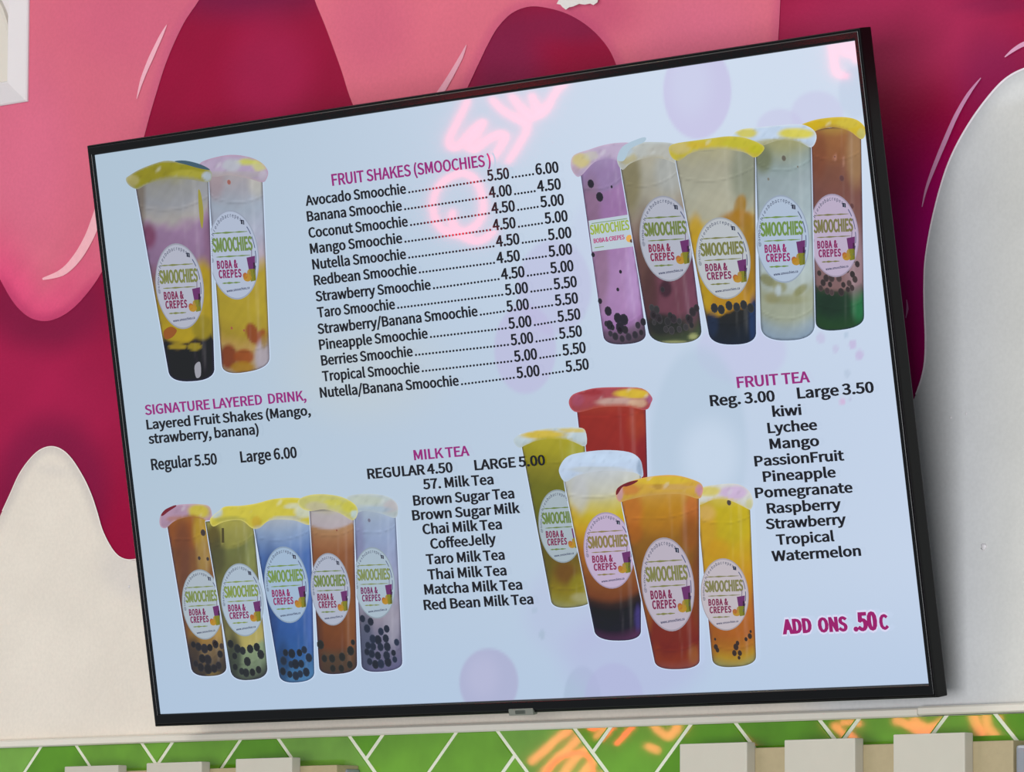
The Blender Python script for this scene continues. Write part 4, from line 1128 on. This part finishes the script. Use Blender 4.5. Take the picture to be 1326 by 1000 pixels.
    c.pearl(436, 687, 1, (130, 70, 50)); c.pearl(406, 706, 1.2, (130, 70, 50))
    c.lid([(386, 648), (402, 641), (425, 640.5), (446, 645), (461, 655), (463, 666), (456, 674), (440, 665), (420, 660), (402, 662), (390, 658)],
          (188, 186, 110), [(432, 651, 12, 4, (196, 192, 86), .9), (452, 656, 10, 7, (196, 190, 70), .9), (459, 666, 5, 5, (184, 206, 212), .8), (410, 656, 14, 6, (184, 178, 150), .8)], (236, 226, 150))
    c.done('pictured cup of brown orange milk tea')
    cup_label(Z(13), (428, 763.3), 25.5, 47, (192, 200, 220), (130, 164, 50), (150, 24, 90), rslope=-.04, lean=.08)
    c = Cup(10, (327, 672), (402, 668), (407, 868), (361, 872), 14,
            [(0, (186, 188, 170)), (.05, (160, 170, 184)), (.12, (136, 156, 186)), (.2, (108, 134, 178)), (.28, (72, 104, 162)), (.5, (58, 94, 156)), (.7, (48, 86, 150)), (.84, (46, 88, 146)), (.9, (48, 94, 140)), (1, (70, 116, 160))],
            [(350, 790, 10, 80, (44, 66, 116), .7), (366, 860, 9, 30, (34, 56, 92), .7), (402, 780, 5, 70, (84, 110, 176), .5)])
    c.scatter(.80, .99, 5, 5.0, (14, 26, 42), 31, .2)
    c.lid([(283, 662), (292, 656), (312, 655), (332, 652), (356, 646), (386, 645), (403, 652), (406, 668), (400, 680), (380, 674), (350, 674), (336, 684), (326, 684), (312, 674), (290, 676), (276, 682), (272, 672)],
          (200, 188, 66), [(384, 656, 16, 4, (196, 200, 176), .8), (394, 664, 12, 7, (192, 200, 184), .85), (279, 662, 9, 9, (178, 196, 206), .9), (300, 674, 20, 5, (158, 156, 74), .7), (372, 672, 20, 4, (170, 172, 160), .7), (332, 676, 6, 8, (190, 158, 46), .8)], (236, 226, 140))
    c.done('pictured cup of blue milk tea')
    cup_label(Z(10), (371, 757.5), 28.5, 49.6, (178, 204, 232), (140, 192, 60), (170, 24, 110))

    # ---- fruit teas, right of centre
    c = Cup(14, (746, 524), (836, 522), (839, 640), (760, 644), 6,
            [(0, (170, 76, 60)), (.05, (154, 54, 38)), (.15, (146, 42, 32)), (.5, (140, 38, 32)), (1, (126, 32, 34))],
            [(826, 550, 14, 20, (156, 62, 36), .6), (832, 600, 8, 40, (120, 28, 36), .6)])
    c.lid([(736.5, 520), (742, 511), (756, 506), (772, 502.5), (800, 501.5), (831, 503), (844, 514), (843, 522), (836, 531), (810, 527), (776, 528), (750, 534), (740, 530)],
          (160, 68, 76), [(818, 510, 22, 6, (212, 182, 52), .95), (798, 521, 26, 6, (192, 160, 150), .9), (826, 522, 12, 6, (206, 170, 140), .8), (748, 518, 8, 8, (158, 76, 100), .7), (764, 508, 16, 4, (150, 44, 50), .8), (841, 517, 3, 6, (156, 90, 126), .9)], (214, 110, 120))
    c.done('pictured cup of red fruit tea')
    c = Cup(15, (674, 570), (757, 570), (768, 770), (713, 776), 14,
            [(0, (168, 158, 40)), (.1, (154, 146, 34)), (.2, (128, 122, 34)), (.3, (108, 108, 30)), (.5, (98, 100, 26)), (.7, (100, 82, 18)), (.82, (116, 96, 14)), (.9, (128, 112, 12)), (.96, (136, 128, 50)), (1, (140, 140, 90))],
            [(746, 594, 14, 20, (164, 164, 66), .6), (706, 735, 8, 40, (92, 86, 16), .7), (732, 742, 13, 14, (106, 68, 18), .8), (750, 758, 12, 14, (132, 122, 14), .8), (752, 774, 12, 6, (160, 158, 120), .6)])
    c.lid([(665, 572), (668, 566), (678, 561), (705, 555), (726, 553.5), (747, 553.5), (758, 558), (758, 578), (735, 570), (700, 570), (682, 576), (672, 580)],
          (184, 200, 208), [(702, 563, 30, 6, (204, 178, 50), .95), (742, 557, 18, 3, (206, 182, 70), .8)], (204, 216, 222))
    c.done('pictured cup of green fruit tea')
    cup_label(Z(15), (725.5, 681.6), 28, 47.5, (184, 200, 210), (120, 160, 40), (150, 36, 90))
    c = Cup(16, (729, 616), (830, 612), (830, 814), (769, 814), 16,
            [(0, (188, 196, 204)), (.06, (186, 190, 188)), (.14, (188, 188, 172)), (.2, (190, 180, 110)), (.27, (192, 172, 42)), (.36, (188, 148, 28)), (.5, (160, 100, 30)), (.64, (132, 78, 34)), (.75, (112, 60, 30)), (.79, (50, 34, 28)), (.83, (24, 20, 26)), (.94, (26, 22, 34)), (1, (74, 40, 70))],
            [(750, 640, 12, 24, (188, 192, 200), .6), (740, 672, 10, 16, (196, 164, 40), .7), (826, 800, 4, 16, (66, 56, 120), .8), (822, 670, 8, 26, (196, 176, 40), .6)])
    c.lid([(724, 612), (726, 602), (734, 592), (748, 587), (782, 583), (814, 585.5), (828, 594), (832, 606), (832, 618), (820, 612), (780, 610), (748, 616), (732, 624)],
          (188, 206, 230), [(780, 594, 44, 6, (192, 212, 236), .8), (775, 608, 36, 4, (182, 190, 192), .7), (829, 606, 4, 12, (130, 152, 178), .7)], (196, 214, 232))
    c.done('pictured cup of white and yellow drink over a dark layer')
    cup_label(Z(16), (788.5, 713), 32.5, 49.5, (212, 192, 224), (176, 148, 60), (160, 34, 96))
    c = Cup(18, (902, 648), (971, 650), (979, 848), (922, 852), 14,
            [(0, (198, 180, 84)), (.08, (188, 168, 24)), (.25, (184, 160, 12)), (.4, (186, 146, 14)), (.55, (182, 124, 24)), (.7, (168, 96, 30)), (.82, (160, 90, 30)), (.9, (160, 104, 30)), (.95, (166, 130, 34)), (1, (140, 136, 80))],
            [(914, 690, 14, 36, (196, 150, 40), .8), (914, 664, 12, 10, (206, 170, 96), .7), (930, 712, 14, 14, (192, 140, 20), .6), (952, 684, 14, 16, (178, 160, 10), .6), (925, 820, 6, 30, (150, 84, 26), .6)])
    c.pearl(944, 651, 3, (70, 60, 50))
    for x, y, r in ((927, 838, 3), (929, 842, 2.6), (926, 828, 1.5), (953, 838, 3.6), (951, 846, 3.2), (958, 846, 3), (955, 833, 2.5), (971, 824, 3), (966, 828, 2.2), (972, 818, 1.6), (957, 852, 2)): c.pearl(x, y, r, (46, 28, 18))
    c.lid([(902, 644), (908, 632), (930, 627.5), (955, 627), (970, 636), (975.5, 650), (972, 660), (966, 658), (944, 648), (922, 648), (906, 654)],
          (204, 206, 200), [(950, 638, 18, 9, (200, 176, 210), .95), (918, 636, 14, 7, (206, 192, 90), .9), (970, 654, 5, 8, (204, 202, 140), .8), (936, 647, 20, 3, (206, 190, 190), .8)], (214, 216, 214))
    c.done('pictured cup of yellow fruit tea with seeds')
    cup_label(Z(18), (938.4, 770), 31, 46.8, (214, 204, 212), (160, 154, 70), (150, 40, 90), rslope=-.04, lean=.06)
    c = Cup(19, (803, 642), (905, 640), (906, 852), (847, 854), 14,
            [(0, (190, 150, 76)), (.06, (182, 134, 44)), (.12, (176, 124, 22)), (.2, (166, 112, 18)), (.28, (136, 92, 18)), (.4, (122, 82, 18)), (.6, (130, 72, 22)), (.74, (118, 42, 22)), (.88, (112, 34, 20)), (.95, (126, 48, 26)), (1, (130, 66, 56))],
            [(818, 662, 14, 24, (184, 108, 38), .85), (820, 690, 12, 14, (166, 92, 26), .7), (896, 660, 10, 20, (176, 98, 44), .85), (894, 690, 12, 24, (134, 74, 18), .8), (838, 770, 8, 50, (140, 84, 24), .7), (902, 760, 6, 50, (110, 58, 22), .7), (848, 850, 8, 20, (128, 52, 24), .6), (898, 848, 7, 12, (140, 86, 40), .6)])
    c.lid([(797.5, 642), (799, 633), (812, 625), (840, 617.5), (874, 615.5), (902, 623), (910, 630), (909.5, 639), (904, 646), (880, 640), (840, 642), (812, 648), (802, 650)],
          (200, 160, 60), [(856, 622, 42, 5, (208, 178, 50), .9), (816, 634, 12, 7, (190, 118, 56), .8), (802, 640, 5, 10, (196, 150, 160), .85), (906, 635, 5, 8, (190, 134, 160), .9), (870, 631, 30, 3, (196, 158, 90), .8), (852, 630, 6, 4, (164, 126, 40), .7)], (234, 170, 110))
    c.sheet.area(catmull([(797.5, 640), (800, 632), (812, 625), (826, 622), (822, 626), (812, 630), (806, 631), (800, 640)], 4), lambda P, d: np.tile(lin((110, 14, 26)), (len(P), 1)), 3, .00006)
    c.done('pictured cup of orange fruit tea with a large label')
    cup_label(Z(19), (864.8, 757), 34, 60.8, (206, 196, 212), (156, 156, 60), (150, 34, 90))


build_cups()

# ---------------------------------------------------------------- the written menu
INK = (0, 0, 12)
PUR = (146, 28, 118)
TD = .0040


def line(parts, dots=(), col=INK, wx=15, wy=9):
    s = Sheet(TD)
    for (t, S, E, h) in parts:
        s.text(t, S, E, h, col, wx, wy)
    for (a, b) in dots:                            # dotted leaders
        a, b = np.array(a, float), np.array(b, float)
        n = max(2, round((b[0] - a[0]) / 4.4))
        for k in range(n):
            p = a + (b - a) * (k + .5) / n
            s.dot((p[0], p[1] - 1.0), 1.5, col, 0, 7, 1.6)
    return s.build('menu_line', screen)


line([('FRUIT SHAKES (SMOOCHIES )', (430.3, 240.5), (636, 214.5), 14.5)], col=PUR, wx=13, wy=7)
FS = [('Avocado Smoochie', (396, 266.5), (526.3, 250.4), '5.50', (631, 234.5), (660, 231), '6.00', (694, 226.3), (724, 223)),
      ('Banana Smoochie', (398, 286.8), (521, 272.3), '4.00', (633.5, 256.3), (663.5, 252.7), '4.50', (696, 248.3), (727, 244.7)),
      ('Coconut Smoochie', (400, 308), (528.6, 292.8), '4.50', (636.8, 277), (667.5, 273.2), '5.00', (699.8, 268.6), (731, 265)),
      ('Mango Smoochie', (402, 328.6), (521.4, 314.4), '4.50', (638.4, 298.5), (668.4, 295), '5.00', (705.4, 289.9), (735.8, 286)),
      ('Nutella Smoochie', (405, 349), (526.3, 335), '4.50', (642.7, 319.8), (673.4, 315.8), '5.00', (709.7, 311.2), (740.7, 307.4)),
      ('Redbean Smoochie', (407, 369.5), (540, 354.2), '4.50', (643.4, 341.2), (674, 337.4), '5.00', (710.4, 332.8), (741.7, 329)),
      ('Strawberry Smoochie', (409, 390.4), (558.3, 374.6), '4.50', (649.3, 362.3), (680, 358.4), '5.00', (712.7, 354.2), (743.4, 350.6)),
      ('Taro Smoochie', (411.5, 411.2), (512, 400), '5.00', (654, 382.6), (684.6, 379), '5.50', (717, 375), (747.7, 371.2)),
      ('Strawberry/Banana Smoochie', (411.5, 432.6), (619, 409), '5.00', (656, 404), (685.6, 400.4), '5.50', (718.6, 396.2), (749.3, 392.4)),
      ('Pineapple Smoochie', (413.8, 453), (554.4, 437.8), '5.00', (658.5, 426), (689, 422.4), '5.50', (722, 417.3), (752.3, 413)),
      ('Berries Smoochie', (416.4, 473.4), (535, 461), '5.00', (661.5, 447.4), (691.2, 443.7), '5.50', (724, 439), (754.3, 435.2)),
      ('Tropical Smoochie', (418, 493.8), (543.8, 482), '5.00', (665.8, 468.7), (696.2, 464.9), '5.50', (728.5, 460.6), (759.2, 456.6)),
      ('Nutella/Banana Smoochie', (414.8, 515), (594.6, 499), '5.00', (669, 490), (699.5, 486.4), '5.50', (732.5, 482), (763.2, 478))]
for n_, S, E, p1, S1, E1, p2, S2_, E2 in FS:
    line([(n_, S, E, 12.6), (p1, S1, E1, 13.8), (p2, S2_, E2, 13.8)], [((E[0] + 1.5, E[1]), (S1[0] - 1.5, S1[1])), ((E1[0] + 1.5, E1[1]), (S2_[0] - 1.5, S2_[1]))])

line([('SIGNATURE LAYERED  DRINK,', (188, 537.5), (397, 518.4), 12.4)], col=PUR, wx=13, wy=7)
line([('Layered Fruit Shakes (Mango,', (190.2, 556.2), (402.8, 537.4), 12)])
line([('strawberry, banana)', (192.6, 574.8), (335.5, 562), 12.4)])
line([('Regular 5.50', (196.4, 608.8), (281.6, 601), 13.8)])
line([('Large 6.00', (311.8, 599), (385, 592.6), 13.8)])

line([('MILK TEA', (536.4, 596), (608.4, 590), 12.6)], col=PUR, wx=13, wy=7)
line([('REGULAR 4.50', (476.3, 620.3), (586.8, 611.4), 12.6)])
line([('LARGE 5.00', (614.9, 609), (706.6, 602), 12.6)])
for t, S, E in (('57. Milk Tea', (548, 633.7), (639.6, 626.9)), ('Brown Sugar Tea', (535.6, 654.8), (666.5, 645)),
                ('Brown Sugar Milk', (534.4, 674), (674, 664)), ('Chai Milk Tea', (547.6, 692), (650.4, 685)),
                ('CoffeeJelly', (557.7, 710.8), (643, 704)), ('Taro Milk Tea', (552.4, 731), (654, 724.6)),
                ('Thai Milk Tea', (554.4, 750.6), (656.4, 744.8)), ('Matcha Milk Tea', (550, 770), (676.8, 763.2)),
                ('Red Bean Milk Tea', (549.3, 790), (691.2, 782))):
    line([(t, S, E, 12.6)])

line([('FRUIT TEA', (954.8, 502.4), (1049.3, 494.8), 13.8)], col=PUR, wx=13, wy=7)
line([('Reg. 3.00', (920, 526), (1004, 519.4), 13.6)])
line([('Large 3.50', (1032.8, 516.2), (1132.2, 508), 13.6)])
for t, S, E in (('kiwi', (1000.7, 539.7), (1038.5, 537)), ('Lychee', (994.5, 561), (1058.7, 556.4)), ('Mango', (997.2, 581.6), (1061.4, 577.2)),
                ('PassionFruit', (977.5, 604), (1093.8, 596)), ('Pineapple', (988.5, 623.9), (1082.8, 617.8)),
                ('Pomegranate', (978.3, 645), (1104.6, 637.6)), ('Raspberry', (993.7, 665.2), (1089.8, 659)),
                ('Strawberry', (991.8, 685.4), (1096.3, 678.7)), ('Tropical', (1005.8, 705.7), (1080.9, 700.6)),
                ('Watermelon', (999.9, 727), (1115.4, 719.5))):
    line([(t, S, E, 12.8)])
s = Sheet(TD)
for halo, dz in ((True, 0), (False, .00004)):
    cc = (214, 214, 240) if halo else (150, 0, 100)
    for t, S, E, h in (('ADD', (1013.6, 821), (1052, 818.6), 17.5), ('ONS', (1060, 818.6), (1098.4, 816.6), 17.5), ('.50', (1105.4, 816.8), (1137, 815), 22), ('C', (1139.5, 815), (1151.6, 814.3), 18)):
        k = 1.5 if halo else 0
        s.text(t, (S[0] - k, S[1] + k), (E[0] + k, E[1] + k), h + 2 * k, cc, 50 if halo else 32, 24 if halo else 14, dz, 14)
s.build('menu_line', screen, 'magenta price line for add ons')

# ================================================================ SMALLER THINGS ROUND THE TELEVISION
# white bevelled fixture at the top left, only its lower right corner is in the frame
fx = empty('wall_fixture', (0, 0, 0))
cr = wall_pt([(36.5, 131.5)], -.001)[0]
fx.location = (cr[0] - .17, 0, cr[1] + .17)
tag(fx, 'square white panel with a wide sloping rim, on the pink mural left of the television', 'wall fixture')


def square_frame(half, prof, mat, name, parent):
    n = len(prof)
    V, F = [], []
    for sx, sz in ((-1, 1), (1, 1), (1, -1), (-1, -1)):
        for ins, y in prof:
            V.append((sx * (half - ins), y, sz * (half - ins)))
    for k in range(4):
        for i in range(n - 1):
            a, b = k * n + i, ((k + 1) % 4) * n + i
            F.append((a, a + 1, b + 1, b))
    o = mesh_obj(name, V, F, mat, parent)
    bm = bmesh.new(); bm.from_mesh(o.data); bmesh.ops.recalc_face_normals(bm, faces=bm.faces)
    if sum(f.normal.y * f.calc_area() for f in bm.faces) > 0: bmesh.ops.reverse_faces(bm, faces=bm.faces)
    bm.to_mesh(o.data); bm.free()
    return o


square_frame(.17, [(0, 0), (0, -.0025), (.0015, -.004), (.023, -.0125), (.0245, -.0125), (.026, -.0105), (.026, -.004)], WHITE_FIX, 'bevelled_frame', fx)
# inner plate: straight along the bottom and right, its upper right corner a wide round
hp = .1462
pl = [(-hp, -hp), (hp, -hp), (hp, -hp + .030)]
for k in range(13):
    a = math.radians(90 * k / 12)
    pl.append((hp - .107 + .107 * math.cos(a), -hp + .034 + .107 * math.sin(a)))
pl += [(-hp, -hp + .141)]


def plate(name, pl, y0, y1, mat, chamf):
    n = len(pl)
    P = np.array(pl)
    Pi = P * 1.0
    c = P.mean(0)
    Pi = P + (c - P) / np.hypot(*(c - P).T)[:, None] * chamf
    V = [(p[0], y0, p[1]) for p in P] + [(p[0], y1 + chamf * .6, p[1]) for p in P] + [(p[0], y1, p[1]) for p in Pi]
    F = [tuple(range(2 * n, 3 * n)), tuple(range(n))[::-1]]
    for i in range(n):
        F += [(i, (i + 1) % n, n + (i + 1) % n, n + i), (n + i, n + (i + 1) % n, 2 * n + (i + 1) % n, 2 * n + i)]
    o = mesh_obj(name, V, F, mat, fx)
    bm = bmesh.new(); bm.from_mesh(o.data); bmesh.ops.recalc_face_normals(bm, faces=bm.faces); bm.to_mesh(o.data); bm.free()
    return o


plate('back_panel', [(-hp, -hp), (hp, -hp), (hp, hp), (-hp, hp)], 0, -.0035, WHITE_FIX, .0005)
plate('rounded_plate', pl, -.003, -.0100, WHITE_FIX2, .0030)

# torn scrap of white paper stuck on the mural at the top
pp = [(716, -40), (770, -44), (774, -10), (773.5, 3), (768, 6.5), (764, 4.5), (757, 6), (750, 5), (742, 8.5), (737, 9.5), (733, 12.5), (729, 9.5), (726, 6), (721, 5), (724, -2), (719, -14)]
P, Fc, O = fill(np.array(pp, float), 5)
Q = wall_pt(P, -.004)
d = dist_outline(P, O)
yy = -.0022 - .0022 * smoothstep(-20, 12, P[:, 1]) - .0006 * wob(P, 5)
V = np.column_stack([Q[:, 0], yy, Q[:, 1]])
n = len(V)
Vb = V.copy(); Vb[:, 1] += .0007
faces = []
for f in Fc:
    a, b, c = V[f[0]], V[f[1]], V[f[2]]
    ny = (b[2] - a[2]) * (c[0] - a[0]) - (b[0] - a[0]) * (c[2] - a[2])
    f = f if ny < 0 else list(reversed(f))
    faces.append(f); faces.append([i + n for i in reversed(f)])
no = len(O)
faces += [(i, (i + 1) % no, n + (i + 1) % no, n + i) for i in range(no)]
paper = mesh_obj('paper_scrap', np.vstack([V, Vb]), faces, PAPER)
tag(paper, 'torn white scrap of paper on the pink mural above the television', 'paper')
for sx in (738,):                                  # dab of tape behind it reaching the wall
    q = wall_pt([(sx, -20), (sx + 16, -30)], -.001)
    box('tape', q[0][0], q[1][0], -.0030, 0, q[0][1], q[1][1], PAPER, paper, .0003, 1)

# two tan boards with pale frosted blocks standing proud of the tiles
def board(x0, x1, ytop, label):
    A, B = wall_pt([(x0, ytop[0])], -.043)[0], wall_pt([(x1, ytop[1])], -.043)[0]
    z = (A[1] + B[1]) / 2
    o = box('backing_board', A[0], B[0], -.043, -.0100, z - .16, z, TAN, None, .0015)
    tag(o, label, 'board', 'tan boards on the green tiles')
    return o, z


def block(xl, xr, ytop, z0, label, group):
    A, B = wall_pt([(xl, ytop[0])], -.056)[0], wall_pt([(xr, ytop[1])], -.056)[0]
    z = (A[1] + B[1]) / 2
    o = box('frosted_block', A[0], B[0], -.056, -.0430, z0, z, FROST, None, .0012)
    tag(o, label, 'block', group)


o, z = board(900, 1312, (973, 956.5), 'tan board behind the three pale blocks at the lower right')
GR = 'pale blocks on the right tan board'
block(880, 967, (963.5, 961.5), z - .13, 'pale frosted block under the right half of the television, first of three at lower right', GR)
block(1015.5, 1107, (958.5, 956), z - .13, 'pale frosted block in the middle of the three at lower right', GR)
block(1156.5, 1249, (951.5, 948.5), z - .13, 'pale frosted block nearest the right edge, below the corner of the television', GR)
o, z = board(62, 436, (1003, 989), 'tan board behind the three pale blocks at the lower left')
GL = 'pale blocks on the left tan board'
block(83.5, 153, (993, 991), z - .13, 'pale frosted block nearest the left edge of the green tiles', GL)
block(189.5, 261, (989, 986), z - .13, 'pale frosted block in the middle of the three at lower left', GL)
block(305, 378, (983.5, 980.5), z - .13, 'pale frosted block below the left corner of the television, third at lower left', GL)
A = wall_pt([(1315, 965)], -.05)[0]
g1 = box('metal_box', A[0], A[0] + .09, -.050, -.0100, A[1] - .15, A[1], GREYM, None, .003)
tag(g1, 'grey metal box at the lower right corner beside the tan board', 'box')
A = wall_pt([(438, 996)], -.03)[0]
g2 = box('metal_clip', A[0], A[0] + .014, -.030, -.0100, A[1] - .05, A[1], GREYM, None, .003)
tag(g2, 'small grey metal clip right of the left tan board', 'clip')

# ================================================================ NEON SIGN ACROSS THE SHOP and an added one for the tiles, seen mirrored in the glass and the glaze
YN = -3.2
YN2 = -8.5


def mirror_pts(P, plane):
    yn = YN if plane == 'tv' else YN2
    """where a pixel's ray goes after the mirror-like surface it hits, on the shop-front plane Y = YN"""
    P = np.atleast_2d(np.asarray(P, float))
    d = np.column_stack([(P[:, 0] - 663) / FPX, (P[:, 1] - 500) / FPX, np.ones(len(P))]) @ R_W
    if plane == 'tv':
        nrm = M_TV @ np.array([0, -1, 0.]); p0 = T_TV
    else:
        nrm = np.array([0, -1, 0.]); p0 = np.array([0, -.0102, 0])
    t = ((p0 - CAM_W) @ nrm) / (d @ nrm)
    H = CAM_W + d * t[:, None]
    r = d - 2 * (d @ nrm)[:, None] * nrm
    k = (yn - H[:, 1]) / r[:, 1]
    return H + r * k[:, None]


def neon_mat(name, rgb, st):
    return plain(name, (200, 60, 60), rough=.3, emis=rgb, estr=st)


NEON = neon_mat('red_neon_glow', (1.0, .03, .06), 27)
NEON2 = neon_mat('orange_neon_glow', (1.0, .20, .13), 17)


def tube(name, pts3, rad, mat, parent):
    cu = bpy.data.curves.new(name, 'CURVE')
    cu.dimensions = '3D'
    sp = cu.splines.new('POLY')
    P = catmull(pts3, 5, False)
    sp.points.add(len(P) - 1)
    for i, p in enumerate(P): sp.points[i].co = (*p, 1)
    cu.bevel_depth = rad
    cu.bevel_resolution = 2
    cu.use_fill_caps = True
    tmp = bpy.data.objects.new(name, cu)
    COL.objects.link(tmp)
    dg = bpy.context.evaluated_depsgraph_get()
    me = bpy.data.meshes.new_from_object(tmp.evaluated_get(dg))
    bpy.data.objects.remove(tmp)
    me.name = name
    me.materials.clear(); me.materials.append(mat)
    o = bpy.data.objects.new(name, me); COL.objects.link(o)
    o.parent = parent
    return o


sign = empty('neon_sign', (0, 0, 0))
tag(sign, 'red neon sign across the shop, mirrored in the top of the screen', 'neon sign')
C5 = lambda x, y: (440 + x / 2.942, y / 2.942)
strokes = [[(490, 375), (470, 420), (440, 480), (415, 535), (425, 562), (450, 560), (500, 505), (545, 462), (540, 480), (505, 530), (492, 560), (515, 572), (560, 535), (610, 508), (632, 520), (615, 555), (580, 610)],
           [(575, 372), (620, 420), (670, 450), (715, 480), (690, 540), (640, 620)],
           [(650, 360), (690, 410), (730, 450), (760, 430), (800, 400)],
           [(730, 355), (745, 400), (770, 435), (830, 340), (860, 320)],
           [(440, 665), (385, 700), (355, 770), (370, 850), (420, 890), (490, 880), (540, 830), (545, 760), (520, 690), (480, 660), (440, 665)],
           [(430, 800), (430, 850), (470, 900), (530, 920), (590, 880)]]
for st in strokes:
    P = [C5(*q) for q in st]
    tube('neon_tube', mirror_pts(P, 'tv'), .0042, NEON, sign)
C6 = lambda x, y: (876 + x / 2.942, y / 2.942)
for st in ([(590, 160), (600, 230), (610, 280), (650, 290)], [(640, 150), (640, 200), (690, 200)], [(680, 155), (690, 240)]):
    tube('neon_tube', mirror_pts([C6(*q) for q in st], 'tv'), .0042, NEON, sign)
# the plate that carries the tubes, and its hanging wires
c0 = mirror_pts([(650, 190)], 'tv')[0]

sign2 = empty('neon_sign', (0, 0, 0))  # second sign, added apart from the red one so its strokes mirror in the tiles
tag(sign2, 'orange neon sign added across the shop for the glow mirrored in the green tiles', 'neon sign')
T2 = lambda x, y: (440 + x / 2.947, 880 + y / 2.947)
T3 = lambda x, y: (876 + x / 2.947, 880 + y / 2.947)
for st, r in (([T2(700, 295), T2(740, 260), T2(790, 215), T2(835, 180), T2(860, 150)], .014),
              ([T2(740, 350), T2(790, 290), T2(850, 235), T2(880, 195)], .013), ([T2(780, 400), T2(850, 300), T2(905, 245)], .013),
              ([T2(850, 400), T2(900, 330), T2(940, 290)], .013), ([T2(930, 400), T2(975, 335)], .010),
              ([T2(965, 215), T2(1000, 180), T2(1020, 150)], .010),
              ([T2(1215, 160), T2(1250, 195), T2(1290, 215), T2(1320, 180)], .012), ([T2(1200, 250), T2(1240, 270)], .012),
              ([T3(800, 135), T3(850, 155), T3(900, 185), T3(960, 200), T3(1010, 150)], .013), ([T3(870, 130), T3(930, 165), T3(990, 135)], .013),
              ([T3(590, 160), T3(625, 190), T3(650, 210)], .012), ([T3(620, 150), T3(670, 150)], .010),
              ([T3(1150, 140), T3(1165, 190), T3(1190, 230)], .013), ([T3(1200, 135), T3(1205, 190), T3(1240, 230)], .013),
              ([T3(0, 205), T3(35, 170), T3(45, 140)], .010), ([T3(270, 210), T3(320, 260)], .010)):
    tube('neon_tube', mirror_pts(st, 'tile'), r * 1.0, NEON2, sign2)

# two small warm lamps under the ceiling, glinting on the upper edge of the bezel
WARM = plain('warm_lamp_glow', (255, 220, 150), rough=.3, emis=(1.0, .72, .25), estr=70)
for (x, y, lb) in ((-1.35, -1.0, 'farther from the television'), (-.92, -1.0, 'nearer the television')):
    lamp = empty('ceiling_lamp', (x, y, 3.55))
    tag(lamp, 'small warm round lamp hanging under the ceiling, ' + lb, 'lamp', 'small warm lamps')
    bm = bmesh.new(); bmesh.ops.create_uvsphere(bm, u_segments=16, v_segments=10, radius=.02)
    me = bpy.data.meshes.new('bulb'); bm.to_mesh(me); bm.free(); me.materials.append(WARM)
    o = bpy.data.objects.new('bulb', me); COL.objects.link(o); o.parent = lamp
    bm = bmesh.new(); bmesh.ops.create_cone(bm, cap_ends=True, segments=16, radius1=.024, radius2=.012, depth=.05)
    me = bpy.data.meshes.new('lamp_holder'); bm.to_mesh(me); bm.free(); me.materials.append(CASE)
    o = bpy.data.objects.new('lamp_holder', me); COL.objects.link(o); o.parent = lamp; o.location = (0, 0, .04)
